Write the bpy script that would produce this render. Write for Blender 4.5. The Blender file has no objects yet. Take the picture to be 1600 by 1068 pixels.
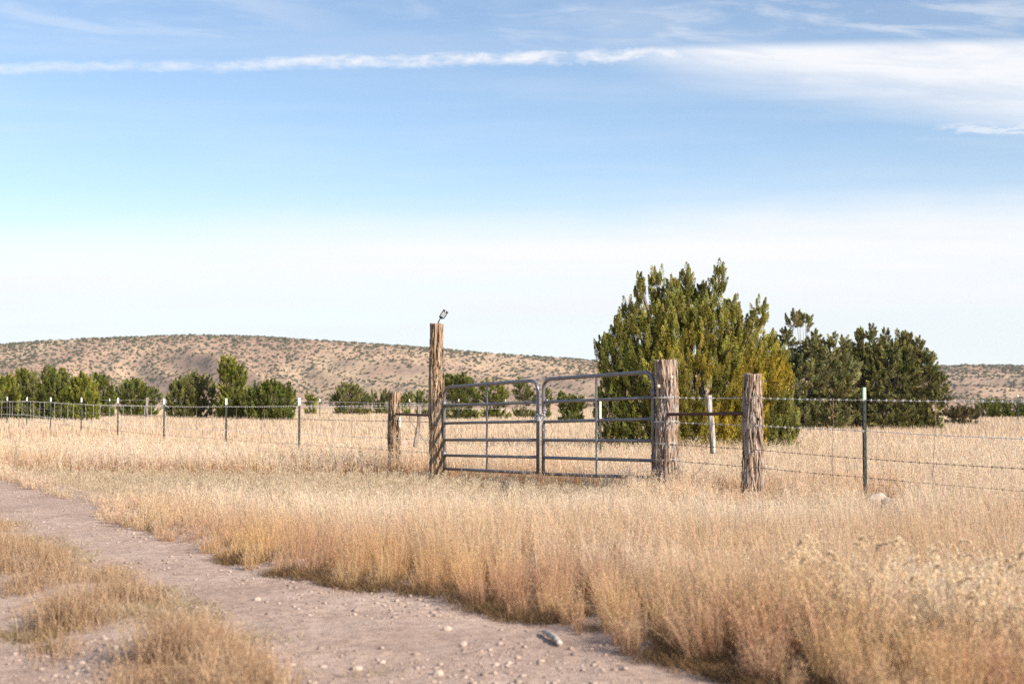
import bpy, math, random
import numpy as np
from mathutils import Vector, noise as mn
C = bpy.context.scene.collection
R = math.radians
rng = np.random.default_rng(7)
random.seed(5)

# ------------------------------------------------------------------ camera
FP = 2222.0                      # focal length in photo pixels (50 mm on a 36 mm frame)
EYE = 1.05
PITCH = math.atan(102.0 / FP)
cam_d = bpy.data.cameras.new('camera')
cam_d.sensor_width = 36.0
cam_d.lens = 36.0 * FP / 1600.0
cam_d.clip_start = 0.1
cam_d.clip_end = 20000.0
cam_d.dof.use_dof = True
cam_d.dof.focus_distance = 18.5
cam_d.dof.aperture_fstop = 3.4
cam = bpy.data.objects.new('camera', cam_d)
cam.location = (0, 0, EYE)
cam.rotation_euler = (R(90) + PITCH, 0, 0)
C.objects.link(cam)
bpy.context.scene.camera = cam

# ------------------------------------------------------------------ view, sun
SUN_EL, SUN_AZ = 28.0, 131.0     # azimuth clockwise from +Y (the view direction): right and behind
vs = bpy.context.scene.view_settings
vs.view_transform = 'Standard'; vs.look = 'None'; vs.gamma = 1.0; vs.exposure = 0.68
sd = bpy.data.lights.new('sun', 'SUN')
sd.energy = 5.0; sd.angle = R(0.55); sd.color = (1.0, 0.90, 0.77)
sun = bpy.data.objects.new('sun', sd)
to_sun = Vector((math.sin(R(SUN_AZ)) * math.cos(R(SUN_EL)), math.cos(R(SUN_AZ)) * math.cos(R(SUN_EL)), math.sin(R(SUN_EL))))
sun.rotation_euler = to_sun.to_track_quat('Z', 'Y').to_euler()
sun.location = to_sun * 50
C.objects.link(sun)
bpy.context.scene.cycles.use_denoising = False

# ------------------------------------------------------------------ node maths helper
class N:
    """socket wrapper with arithmetic, builds Math nodes"""
    def __init__(s, t, k): s.t, s.k = t, k
    def op(s, o, *b, clamp=False):
        n = s.t.nodes.new('ShaderNodeMath'); n.operation = o; n.use_clamp = clamp
        s.t.links.new(s.k, n.inputs[0])
        for i, x in enumerate(b):
            if isinstance(x, N): s.t.links.new(x.k, n.inputs[i + 1])
            else: n.inputs[i + 1].default_value = x
        return N(s.t, n.outputs[0])
    def __add__(s, b): return s.op('ADD', b)
    def __sub__(s, b): return s.op('SUBTRACT', b)
    def __mul__(s, b): return s.op('MULTIPLY', b)
    def __rmul__(s, b): return s.op('MULTIPLY', b)
    def __truediv__(s, b): return s.op('DIVIDE', b)
    def rsub(s, b): return (s * -1.0) + b
    def sat(s): return s.op('ADD', 0.0, clamp=True)
    def step(s, a, b):            # smoothstep between a and b (either order)
        n = s.t.nodes.new('ShaderNodeMapRange'); n.interpolation_type = 'SMOOTHSTEP'
        s.t.links.new(s.k, n.inputs['Value'])
        lo, hi = (a, b) if a < b else (b, a)
        n.inputs['From Min'].default_value = lo; n.inputs['From Max'].default_value = hi
        n.inputs['To Min'].default_value = 0.0 if a < b else 1.0
        n.inputs['To Max'].default_value = 1.0 if a < b else 0.0
        return N(s.t, n.outputs['Result'])
def comb(t, x, y, z=0.0):
    n = t.nodes.new('ShaderNodeCombineXYZ')
    for i, v in enumerate((x, y, z)):
        if isinstance(v, N): t.links.new(v.k, n.inputs[i])
        else: n.inputs[i].default_value = v
    return N(t, n.outputs[0])
def tnoise(t, vec, scale, detail=5, rough=0.55, dist=0.0):
    n = t.nodes.new('ShaderNodeTexNoise'); t.links.new(vec.k, n.inputs['Vector'])
    n.inputs['Scale'].default_value = scale; n.inputs['Detail'].default_value = detail
    n.inputs['Roughness'].default_value = rough; n.inputs['Distortion'].default_value = dist
    return N(t, n.outputs['Fac'])
def tmix(t, f, a, b, mode='MIX'):
    n = t.nodes.new('ShaderNodeMix'); n.data_type = 'RGBA'; n.blend_type = mode
    if isinstance(f, N): t.links.new(f.k, n.inputs[0])
    else: n.inputs[0].default_value = f
    for i, c in ((6, a), (7, b)):
        if isinstance(c, N): t.links.new(c.k, n.inputs[i])
        else: n.inputs[i].default_value = (*c, 1)
    return N(t, n.outputs[2])

# ------------------------------------------------------------------ world: Nishita sky with thin cirrus and a contrail
w = bpy.data.worlds.new('World'); bpy.context.scene.world = w; w.use_nodes = True
t = w.node_tree; t.nodes.clear()
wo = t.nodes.new('ShaderNodeOutputWorld'); bg = t.nodes.new('ShaderNodeBackground')
t.links.new(bg.outputs[0], wo.inputs[0])
SKY_STR = 0.112
bg.inputs['Strength'].default_value = SKY_STR
sk = t.nodes.new('ShaderNodeTexSky'); sk.sky_type = 'NISHITA'; sk.sun_disc = False
sk.sun_elevation = R(SUN_EL); sk.sun_rotation = R(SUN_AZ)
sk.altitude = 1400; sk.air_density = 1.0; sk.dust_density = 0.6; sk.ozone_density = 1.6
tc = t.nodes.new('ShaderNodeTexCoord')
sp = t.nodes.new('ShaderNodeSeparateXYZ'); t.links.new(tc.outputs['Generated'], sp.inputs[0])
dx, dy, dz = (N(t, sp.outputs[i]) for i in range(3))
az = dx.op('ARCTAN2', dy)
el0 = dz.op('ARCSINE')
el = el0 / az.op('COSINE').op('MAXIMUM', 0.6)      # straight lines in the sky stay straight
# streaky noise fields in azimuth / elevation
nA = tnoise(t, comb(t, az * 2.2, el * 26.0, 3.1), 1.6, 6, 0.6, 0.3)
nB = tnoise(t, comb(t, az * 5.0 + el * 9.0, el * 30.0, 8.7), 2.2, 7, 0.62, 0.6)
nC = tnoise(t, comb(t, az * 30.0, el * 90.0, 1.3), 2.0, 6, 0.65, 0.8)
nD = tnoise(t, comb(t, az * 3.0, el * 5.0, 5.5), 1.5, 5, 0.55, 0.4)
# low veil: its upper edge climbs gently to the right
edge = (az * 0.040).op('MINIMUM', 0.05) + 0.131 + (nD - 0.5) * 0.03
veil = (el - edge).step(0.028, -0.022)
streak = nA.step(0.30, 0.62) * 0.16 + 0.80
thin_top = (el - edge + (nA - 0.5) * 0.05).step(0.05, -0.02) * 0.35
veil = (veil * streak).op('MAXIMUM', thin_top)
haze_low = el.step(0.075, 0.02) * 0.72
veil = veil * (el.step(0.035, 0.075) * 0.12 + 0.88) * (tnoise(t, comb(t, az * 2.0, el * 48.0, 7.7), 1.4, 5, 0.6, 0.2).step(0.28, 0.6) * 0.14 + 0.86)
# contrail
line = az * 0.0222 + 0.2432 + (tnoise(t, comb(t, az * 9.0, 2.0, 0.0), 1.0, 3) - 0.5) * 0.009
d = (el - line)
wd = (az.step(-0.4, 0.1) * 0.0008) + 0.0036 + (nC - 0.5) * 0.008
trail = (d.op('ABSOLUTE') / wd).step(1.6, 0.2) * (tnoise(t, comb(t, az * 26.0, el * 60.0, 4.0), 1.5, 5, 0.6).step(0.34, 0.66) * 0.72 + 0.18)
trail = trail * (az.step(-0.30, -0.08) * 0.42 + 0.50)
trail = trail * (az.step(0.26, 0.10) * 0.75 + 0.25) * az.step(-1.3, -0.9) * az.step(1.2, 0.6)
# sheet to the right of the contrail
low_e = (az * -0.150) + 0.243
lowm = (el - low_e + (nA - 0.5) * 0.03).step(-0.012, 0.034)
upm = (el - (az * 0.0222 + 0.2475)).step(0.005, -0.005)
sheet = lowm * upm * az.step(0.02, 0.15) * az.step(1.2, 0.6) * (nB.step(0.25, 0.6) * 0.28 + 0.60)
sheet = sheet.op('MINIMUM', 0.85)
# wisps above
wz = (nB.step(0.42, 0.72) * 0.7) * el.step(0.235, 0.262) * (az.step(-0.1, 0.16) * 0.6 + 0.35)
wz = wz + nD.step(0.45, 0.7) * el.step(0.24, 0.27) * az.step(-0.12, 0.10) * az.step(0.38, 0.27) * 0.42
wz = (wz * 0.62).op('MINIMUM', 0.55)
# two small puffs far right
pf = ((az - 0.335) / 0.05).op('POWER', 2.0) + ((el - 0.1965 + (nC - 0.5) * 0.012) / 0.006).op('POWER', 2.0)
puff = pf.step(1.2, 0.0) * (nC.step(0.3, 0.6) * 0.6)
base_thin = nA.step(0.35, 0.75) * 0.14
tl = tnoise(t, comb(t, az * 6.0 + el * 14.0, el * 22.0, 2.2), 1.8, 6, 0.62, 0.5).step(0.42, 0.70) * el.step(0.243, 0.262) * az.step(-0.06, -0.22) * 0.24
base_thin = base_thin.op('MAXIMUM', tl)
cl = veil.op('MAXIMUM', haze_low).op('MAXIMUM', trail).op('MAXIMUM', sheet).op('MAXIMUM', wz).op('MAXIMUM', puff).op('MAXIMUM', base_thin).sat()
cl = cl * dz.step(-0.02, 0.0)
CW = 5.95
cloudcol = tmix(t, el.step(0.02, 0.12), (CW * 0.90, CW * 0.955, CW * 1.0), (CW * 1.0, CW * 0.985, CW * 0.985))
gain = t.nodes.new('ShaderNodeMix'); gain.data_type = 'RGBA'; gain.blend_type = 'MULTIPLY'; gain.inputs[0].default_value = 1.0
t.links.new(sk.outputs[0], gain.inputs[6]); gain.inputs[7].default_value = (1.0, 0.985, 0.95, 1)
skyc = N(t, gain.outputs[2])
out = tmix(t, cl, skyc, cloudcol)
t.links.new(out.k, bg.inputs['Color'])

# ------------------------------------------------------------------ helpers
cp, sp_ = math.cos(PITCH), math.sin(PITCH)
def P(px, py, Y):
    """world point seen at photo pixel (px,py) at world distance y=Y"""
    u = (px - 800.0) / FP; v = (534.0 - py) / FP
    d = Vector((u, cp - sp_ * v, sp_ + cp * v))
    return Vector((0, 0, EYE)) + d * (Y / d.y)
def mpp(Y): return Y / FP            # metres per photo pixel at distance Y
def sstep(x, a, b):
    q = np.clip((x - a) / (b - a), 0, 1); return q * q * (3 - 2 * q)
_tab = rng.random((256, 256))
def vn(x, y):                         # smooth 2-D value noise
    x = np.asarray(x, float); y = np.asarray(y, float)
    xi = np.floor(x).astype(int); yi = np.floor(y).astype(int); fx = x - xi; fy = y - yi
    fx = fx * fx * (3 - 2 * fx); fy = fy * fy * (3 - 2 * fy)
    a = _tab[xi & 255, yi & 255]; b = _tab[(xi + 1) & 255, yi & 255]
    c = _tab[xi & 255, (yi + 1) & 255]; d_ = _tab[(xi + 1) & 255, (yi + 1) & 255]
    return (a * (1 - fx) + b * fx) * (1 - fy) + (c * (1 - fx) + d_ * fx) * fy
def fbm(x, y, o=4):
    s = 0; a = 0.5; tot = 0
    for i in range(o):
        s = s + a * vn(x * 2 ** i + 17.3 * i, y * 2 ** i + 9.1 * i); tot += a; a *= 0.5
    return s / tot
def G(x, y):                          # ground height
    x = np.asarray(x, float); y = np.asarray(y, float)
    left = 0.22 * sstep(-x, 6, 19) * sstep(y, 28, 55)
    far = 0.36 * sstep(y, 70, 320)
    return left * (1 - sstep(y, 120, 300)) + far + 0.03 * (vn(x * 0.13 + 4, y * 0.13) - 0.5) * sstep(y, 9, 16)
def g(x, y): return float(G(x, y))
def ground_at(px, Y):
    x = (px - 800.0) / FP * Y
    return Vector((x, Y, g(x, Y)))

def tag(o, label=None, cat=None, group=None, kind=None):
    if label: o['label'] = label
    if cat: o['category'] = cat
    if group: o['group'] = group
    if kind: o['kind'] = kind
    return o
def empty(name, loc=(0, 0, 0), label=None, cat=None, group=None):
    o = bpy.data.objects.new(name, None); o.location = loc; o.empty_display_size = 0.2
    C.objects.link(o); return tag(o, label, cat, group)
def link_mesh(name, me, mat, parent=None, smooth=False):
    o = bpy.data.objects.new(name, me); C.objects.link(o)
    if mat is not None and len(me.materials) == 0: me.materials.append(mat)
    if smooth: me.polygons.foreach_set('use_smooth', [True] * len(me.polygons))
    if parent is not None:
        o.parent = parent
        o.matrix_parent_inverse = parent.matrix_basis.inverted()
    return o
def npmesh(name, V, T, col=None, quads=False):
    """fast mesh from numpy arrays; T (n,3) or (n,4); col per vertex"""
    k = T.shape[1]; me = bpy.data.meshes.new(name)
    me.vertices.add(len(V)); me.vertices.foreach_set('co', np.ascontiguousarray(V, np.float32).ravel())
    me.loops.add(T.size); me.loops.foreach_set('vertex_index', np.ascontiguousarray(T, np.int32).ravel())
    me.polygons.add(len(T)); me.polygons.foreach_set('loop_start', np.arange(0, T.size, k, dtype=np.int32))
    if col is not None:
        a = me.attributes.new('col', 'BYTE_COLOR', 'POINT')
        c4 = np.ones((len(V), 4), np.float32); c4[:, :3] = np.clip(col, 0, 1)
        a.data.foreach_set('color', c4.ravel())
    me.update(calc_edges=True)
    return me
class MB:
    """collects shapes into one mesh"""
    def __init__(s): s.v = []; s.f = []
    def tube(s, pts, rad, n=10, cap=True):
        pts = [Vector(p) for p in pts]
        if not hasattr(rad, '__len__'): rad = [rad] * len(pts)
        b = len(s.v); up = None
        for i, p in enumerate(pts):
            d = (pts[min(i + 1, len(pts) - 1)] - pts[max(i - 1, 0)]).normalized()
            if up is None:
                up = Vector((0, 0, 1)) if abs(d.z) < 0.9 else Vector((1, 0, 0))
            a = d.cross(up).normalized(); c = a.cross(d).normalized(); up = c
            for j in range(n):
                th = 2 * math.pi * j / n
                s.v.append(p + (a * math.cos(th) + c * math.sin(th)) * rad[i])
        for i in range(len(pts) - 1):
            for j in range(n):
                k = (j + 1) % n
                s.f.append((b + i * n + j, b + i * n + k, b + (i + 1) * n + k, b + (i + 1) * n + j))
        if cap:
            s.f.append(tuple(b + j for j in range(n))[::-1])
            s.f.append(tuple(b + (len(pts) - 1) * n + j for j in range(n)))
        return s
    def box(s, c, size, M=None):
        b = len(s.v); c = Vector(c)
        for i in range(8):
            q = Vector(((i & 1) - .5, ((i >> 1) & 1) - .5, ((i >> 2) & 1) - .5))
            q = Vector((q.x * size[0], q.y * size[1], q.z * size[2]))
            if M is not None: q = M @ q
            s.v.append(c + q)
        for f in ((0, 2, 3, 1), (4, 5, 7, 6), (0, 1, 5, 4), (2, 6, 7, 3), (0, 4, 6, 2), (1, 3, 7, 5)):
            s.f.append(tuple(b + k for k in f))
        return s
    def build(s, name, mat, parent=None, smooth=False, bevel=0):
        me = bpy.data.meshes.new(name); me.from_pydata(s.v, [], s.f); me.update()
        o = link_mesh(name, me, mat, parent, smooth)
        if bevel:
            m = o.modifiers.new('bevel', 'BEVEL'); m.width = bevel; m.segments = 2
        return o

# ------------------------------------------------------------------ materials
def new_mat(name):
    m = bpy.data.materials.new(name); m.use_nodes = True; t = m.node_tree
    b = t.nodes['Principled BSDF']; return m, t, b
def obj_coord(t):
    c = t.nodes.new('ShaderNodeTexCoord'); return N(t, c.outputs['Object'])
def vscale(t, v, s):
    n = t.nodes.new('ShaderNodeVectorMath'); n.operation = 'MULTIPLY'
    t.links.new(v.k, n.inputs[0]); n.inputs[1].default_value = s; return N(t, n.outputs[0])
def ramp(t, f, stops):
    n = t.nodes.new('ShaderNodeValToRGB'); t.links.new(f.k, n.inputs[0])
    while len(n.color_ramp.elements) > 1: n.color_ramp.elements.remove(n.color_ramp.elements[0])
    for i, (p, c) in enumerate(stops):
        e = n.color_ramp.elements[0] if i == 0 else n.color_ramp.elements.new(p)
        e.position = p; e.color = (*c, 1)
    return N(t, n.outputs[0])
def bump(t, b, h, strength, dist=0.01):
    n = t.nodes.new('ShaderNodeBump'); n.inputs['Strength'].default_value = strength; n.inputs['Distance'].default_value = dist
    t.links.new(h.k, n.inputs['Height']); t.links.new(n.outputs[0], b.inputs['Normal'])
def foliage_mat(name, transl=0.35, gloss=0.0, tint=(1, 1, 1)):
    m = bpy.data.materials.new(name); m.use_nodes = True; t = m.node_tree; t.nodes.clear()
    o = t.nodes.new('ShaderNodeOutputMaterial'); a = t.nodes.new('ShaderNodeAttribute'); a.attribute_name = 'col'
    d = t.nodes.new('ShaderNodeBsdfDiffuse'); tr = t.nodes.new('ShaderNodeBsdfTranslucent'); mx = t.nodes.new('ShaderNodeMixShader')
    c = tmix(t, 1.0, N(t, a.outputs['Color']), tint, 'MULTIPLY')
    t.links.new(c.k, d.inputs[0]); t.links.new(c.k, tr.inputs[0])
    mx.inputs[0].default_value = transl
    t.links.new(d.outputs[0], mx.inputs[1]); t.links.new(tr.outputs[0], mx.inputs[2]); t.links.new(mx.outputs[0], o.inputs[0])
    return m
M = {}
M['grass'] = foliage_mat('dry_grass', 0.38, tint=(0.96, 0.94, 0.92))
M['leaf'] = foliage_mat('juniper_foliage', 0.18)
# soil under the grass
m, t, b = new_mat('soil'); c = obj_coord(t)
n1 = tnoise(t, c, 0.35, 6, 0.6); n2 = tnoise(t, c, 9.0, 6, 0.7)
col = ramp(t, n1, ((0.35, (0.36, 0.245, 0.150)), (0.5, (0.47, 0.33, 0.205)), (0.7, (0.54, 0.39, 0.25))))
col = tmix(t, n2.step(0.45, 0.7), col, (0.30, 0.20, 0.125))
t.links.new(col.k, b.inputs['Base Color']); b.inputs['Roughness'].default_value = 1; b.inputs['Specular IOR Level'].default_value = 0.1
bump(t, b, n2, 0.5, 0.03); M['soil'] = m
# dirt of the road
m, t, b = new_mat('dirt'); c = obj_coord(t)
n1 = tnoise(t, c, 0.9, 5, 0.6); n2 = tnoise(t, c, 22.0, 8, 0.75); n3 = tnoise(t, vscale(t, c, (1.0, 0.5, 1)), 4.0, 5, 0.6)
vo = t.nodes.new('ShaderNodeTexVoronoi'); t.links.new(c.k, vo.inputs['Vector']); vo.inputs['Scale'].default_value = 55.0
vd = N(t, vo.outputs['Distance']); peb = vd.step(0.32, 0.22) * tnoise(t, c, 7.0, 3).step(0.48, 0.62)
col = ramp(t, n1, ((0.3, (0.41, 0.29, 0.23)), (0.5, (0.50, 0.365, 0.29)), (0.72, (0.585, 0.45, 0.365))))
col = tmix(t, n2.step(0.42, 0.66) * 0.7, col, (0.225, 0.155, 0.125))
col = tmix(t, tnoise(t, c, 2.2, 7, 0.75).step(0.54, 0.66) * 0.45, col, (0.22, 0.145, 0.11))
col = tmix(t, n3.step(0.5, 0.72) * 0.5, col, (0.55, 0.42, 0.35))
col = tmix(t, peb * 0.6, col, (0.58, 0.46, 0.39))
t.links.new(col.k, b.inputs['Base Color']); b.inputs['Roughness'].default_value = 0.95; b.inputs['Specular IOR Level'].default_value = 0.15
bump(t, b, n2 + peb * 0.7, 0.7, 0.012); M['dirt'] = m
# stones
m, t, b = new_mat('stone'); a = t.nodes.new('ShaderNodeAttribute'); a.attribute_name = 'col'
c = obj_coord(t); n1 = tnoise(t, c, 60.0, 5, 0.6)
col = tmix(t, n1.step(0.35, 0.7) * 0.5, N(t, a.outputs['Color']), (0.30, 0.22, 0.18))
t.links.new(col.k, b.inputs['Base Color']); b.inputs['Roughness'].default_value = 0.9; b.inputs['Specular IOR Level'].default_value = 0.2; M['stone'] = m
m, t, b = new_mat('rock'); c = obj_coord(t); n1 = tnoise(t, c, 14.0, 6, 0.65)
col = ramp(t, n1, ((0.3, (0.34, 0.255, 0.20)), (0.5, (0.45, 0.355, 0.29)), (0.7, (0.56, 0.47, 0.40))))
t.links.new(col.k, b.inputs['Base Color']); b.inputs['Roughness'].default_value = 0.9; bump(t, b, n1, 0.6, 0.02); M['rock'] = m
# bark of the cedar posts: fibres that wind slightly round the post
def bark(name, dark, mid, light, grey=None):
    m, t, b = new_mat(name); c = obj_coord(t)
    s = t.nodes.new('ShaderNodeSeparateXYZ'); t.links.new(c.k, s.inputs[0])
    x, y, z = (N(t, s.outputs[i]) for i in range(3))
    warp = tnoise(t, vscale(t, c, (6, 6, 1.6)), 1.0, 3) * 0.9
    an = x.op('ARCTAN2', y)
    v1 = vscale(t, comb(t, x, y, z), (38, 38, 2.4))
    n1 = tnoise(t, v1, 1.0, 6, 0.62, 0.6)
    v2 = vscale(t, comb(t, x, y, z), (110, 110, 5.0)); n2 = tnoise(t, v2, 1.0, 4, 0.6, 0.3)
    n3 = tnoise(t, c, 5.0, 4, 0.6)
    col = ramp(t, n1 * 0.65 + n2 * 0.35, ((0.40, dark), (0.48, mid), (0.58, light)))
    if grey: col = tmix(t, n3.step(0.42, 0.66), col, tmix(t, n2.step(0.35, 0.6), tuple(k * 0.4 for k in grey), grey))
    t.links.new(col.k, b.inputs['Base Color']); b.inputs['Roughness'].default_value = 0.95; b.inputs['Specular IOR Level'].default_value = 0.1
    bump(t, b, n1 * 0.6 + n2 * 0.4, 1.0, 0.03); return m
M['bark_warm'] = bark('cedar_bark_warm', (0.040, 0.022, 0.013), (0.25, 0.155, 0.095), (0.58, 0.42, 0.275), (0.42, 0.33, 0.24))
M['bark_grey'] = bark('cedar_bark_grey', (0.045, 0.028, 0.020), (0.26, 0.17, 0.12), (0.58, 0.45, 0.35), (0.50, 0.43, 0.38))
M['bark_dull'] = bark('weathered_wood', (0.06, 0.045, 0.035), (0.20, 0.15, 0.115), (0.42, 0.34, 0.28), (0.45, 0.41, 0.38))
m, t, b = new_mat('cut_wood'); c = obj_coord(t); n1 = tnoise(t, vscale(t, c, (30, 30, 30)), 1.0, 4)
col = ramp(t, n1, ((0.35, (0.50, 0.38, 0.27)), (0.65, (0.72, 0.61, 0.48))))
t.links.new(col.k, b.inputs['Base Color']); b.inputs['Roughness'].default_value = 0.85; M['cut'] = m
m, t, b = new_mat('trunk_bark'); c = obj_coord(t); n1 = tnoise(t, vscale(t, c, (9, 9, 1.5)), 2.0, 5)
col = ramp(t, n1, ((0.35, (0.09, 0.065, 0.05)), (0.65, (0.33, 0.27, 0.22))))
t.links.new(col.k, b.inputs['Base Color']); b.inputs['Roughness'].default_value = 0.95; M['trunk'] = m
def metal(name, c1, c2, rough, metallic, scale=20.0, rust=None, amt=0.5):
    m, t, b = new_mat(name); c = obj_coord(t); n1 = tnoise(t, c, scale, 6, 0.65); n2 = tnoise(t, c, scale * 0.25, 5, 0.6)
    col = tmix(t, n1.step(0.35, 0.65), c1, c2)
    if rust: col = tmix(t, (n2.step(0.56, 0.72) * amt), col, rust)
    t.links.new(col.k, b.inputs['Base Color']); b.inputs['Metallic'].default_value = metallic
    r = n1 * 0.25 + (rough - 0.12); t.links.new(r.k, b.inputs['Roughness']); bump(t, b, n1, 0.15, 0.003); return m
M['gate'] = metal('gate_paint', (0.13, 0.13, 0.148), (0.20, 0.20, 0.22), 0.34, 0.4, 25, (0.20, 0.14, 0.10), 0.35)
M['gate_light'] = metal('upright_steel', (0.20, 0.215, 0.20), (0.30, 0.315, 0.29), 0.4, 0.5, 40)
M['gate_mid'] = metal('upright_paint', (0.13, 0.13, 0.14), (0.19, 0.19, 0.20), 0.4, 0.4, 40)
M['galv'] = metal('galvanised_steel', (0.42, 0.43, 0.44), (0.60, 0.61, 0.62), 0.42, 0.75, 60)
M['wire'] = metal('fence_wire', (0.55, 0.53, 0.51), (0.72, 0.71, 0.70), 0.55, 0.2, 30, (0.35, 0.24, 0.18), 0.6)
M['wire_dark'] = metal('aged_wire', (0.16, 0.125, 0.11), (0.26, 0.21, 0.18), 0.6, 0.4, 30, (0.20, 0.10, 0.07), 0.8)
M['stay_red'] = metal('rusty_stay', (0.22, 0.085, 0.055), (0.34, 0.16, 0.11), 0.7, 0.2, 30)
M['stub'] = bark('grey_stub_wood', (0.10, 0.08, 0.07), (0.36, 0.32, 0.29), (0.58, 0.54, 0.50))
M['stick'] = bark('bleached_wood', (0.26, 0.21, 0.17), (0.55, 0.48, 0.42), (0.68, 0.64, 0.60))
M['rust'] = metal('rusty_pipe', (0.050, 0.026, 0.022), (0.13, 0.060, 0.042), 0.75, 0.2, 18)
M['post_green'] = metal('post_green_paint', (0.008, 0.014, 0.011), (0.016, 0.027, 0.021), 0.6, 0.1, 30, (0.12, 0.06, 0.04), 0.6)
M['cap_white'] = metal('post_white_tip', (0.72, 0.74, 0.70), (0.84, 0.86, 0.82), 0.6, 0.0, 30)
M['cap_green'] = metal('post_pale_green_tip', (0.30, 0.44, 0.30), (0.42, 0.56, 0.40), 0.6, 0.0, 30)
M['black'] = metal('black_plastic', (0.012, 0.013, 0.014), (0.03, 0.03, 0.032), 0.45, 0.0, 30)
m, t, b = new_mat('lamp_panel'); b.inputs['Base Color'].default_value = (0.40, 0.42, 0.44, 1); b.inputs['Roughness'].default_value = 0.25; b.inputs['Metallic'].default_value = 0.3; M['panel'] = m

# ------------------------------------------------------------------ ground sheet
def graded(a, b_, near, growth):
    xs = [0.0]; s = near
    while xs[-1] < max(abs(a), abs(b_)): xs.append(xs[-1] + s); s *= growth
    return np.array(xs)
gx = graded(0, 3000, 0.8, 1.06); gx = np.concatenate([-gx[::-1][:-1], gx])
gy = graded(0, 5500, 0.8, 1.05); gyn = graded(0, 400, 1.5, 1.3); gy = np.concatenate([-gyn[::-1][:-1], gy])
XX, YY = np.meshgrid(gx, gy); ZZ = G(XX, YY)
def grid_faces(nr, nc):
    i = np.arange(nr - 1)[:, None] * nc + np.arange(nc - 1)[None, :]
    return np.stack([i, i + 1, i + nc + 1, i + nc], -1).reshape(-1, 4)
me = npmesh('ground', np.stack([XX, YY, ZZ], -1).reshape(-1, 3), grid_faces(*XX.shape))
tag(link_mesh('ground', me, M['soil'], smooth=True), 'dry tan soil of the grassland plain', kind='structure')

# ------------------------------------------------------------------ dirt road (two wheel tracks)
_ry = np.array([-8, 2, 4, 5.5, 6.1, 6.69, 7.2, 7.67, 8.1, 8.67, 9.4, 10.9, 12.5, 13.8, 15.15, 17.5, 20.8, 26, 34, 45])
_rx = np.array([3.4, 2.0, 1.3, .80, .50, .22, -.20, -.52, -.95, -1.42, -1.75, -2.50, -3.35, -3.95, -4.45, -5.8, -7.4, -10.6, -17, -27])
def xr(y): return np.interp(y, _ry, _rx) + 0.10 * (vn(y * 1.9 + 3, 1.5) - 0.5) + 0.16 * (vn(y * 4.1 + 3, 7.5) - 0.5)
_ly = np.array([-8, 4, 5.4, 6.78, 8.2, 9.56, 12.7, 16, 20, 30, 45]); _lx = np.array([2.4, -.5, -.95, -1.5, -2.2, -2.95, -4.55, -6.3, -8.9, -16, -30])
def xl(y): return np.interp(y, _ly, _lx)
_my = np.array([-8, 4, 5.4, 6.4, 7.55, 9.0, 12, 16, 20, 30, 45]); _mx = np.array([0.4, -1.2, -1.7, -2.1, -2.65, -3.7, -5.4, -7.2, -9.8, -17, -31])
def xm(y): return np.interp(y, _my, _mx)
ys = np.concatenate([np.linspace(-6, 4, 60)[:-1], np.linspace(4, 13, 520)[:-1], np.linspace(13, 24, 240)[:-1], np.linspace(24, 45, 60)])
tt = np.linspace(0, 1, 260)
Yg = np.repeat(ys[:, None], len(tt), 1)
x0 = xr(ys) + 0.55; x1 = np.interp(ys, _ry, _rx) - 4.6
Xg = x0[:, None] * (1 - tt) + x1[:, None] * tt
def road_z(X, Y):
    r, l, mm = xr(Y), xl(Y), xm(Y)
    z = 0.012 + G(X, Y)
    mid = np.clip((X - mm) / np.maximum(l - mm, .1), 0, 1); hump = np.sin(np.pi * mid) * 0.035
    z = z + np.where((X < l) & (X > mm), hump, 0)
    tr = np.clip((X - l) / np.maximum(r - l, .1), 0, 1)
    z = z - np.where((X > l) & (X < r), np.sin(np.pi * tr) ** 2 * 0.0, 0)
    z = z + 0.035 * sstep(X, r - 0.12, r + 0.25)
    z = z + 0.016 * (fbm(X * 3.5, Y * 3.5, 4)) + 0.012 * fbm(X * 22, Y * 22, 3)
    return z
Zg = road_z(Xg, Yg)
edge_f = sstep(tt, 0, 0.03) * sstep(1 - tt, 0, 0.03)
Zg = (G(Xg, Yg) - 0.02) * (1 - edge_f) + Zg * edge_f
me = npmesh('dirt_road', np.stack([Xg, Yg, Zg], -1).reshape(-1, 3), grid_faces(*Xg.shape))
tag(link_mesh('dirt_road', me, M['dirt'], smooth=True), 'pinkish dirt road curving past the grass', kind='structure')

# ------------------------------------------------------------------ far hills (mesa with spurs and gullies)
sky_px = np.array([-1400, -700, -250, 0, 60, 150, 240, 300, 380, 460, 540, 640, 720, 800, 880, 925, 1050, 1300, 1470, 1520, 1560, 1600, 1900, 2500, 3200])
sky_py = np.array([600, 575, 548, 536, 531, 527, 523, 522, 524, 529, 535, 542, 549, 555, 560, 564, 570, 572, 569, 566.5, 566, 567, 572, 590, 610])
YC = 1850.0
hu = np.linspace(-2300, 2900, 720); hv = np.linspace(1050, 2500, 420)
HX, HY = np.meshgrid(hu, hv)
def spurs(X, Y, yc=YC):
    # ridges fan out from the summit and run down to the plain; 1 on a ridge line, 0 in a gully
    f = (X + 416) / (1 + 0.0016 * np.maximum(yc - Y, 0)) - 0.22 * (yc - Y) + 90 * (fbm(X * 0.004 + 1, Y * 0.004, 3) - 0.5)
    return 1 - np.abs(np.sin(np.pi * f / 175)), 1 - np.abs(np.sin(np.pi * (f + 14 * fbm(X * .01, Y * .01, 2)) / 47))
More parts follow.
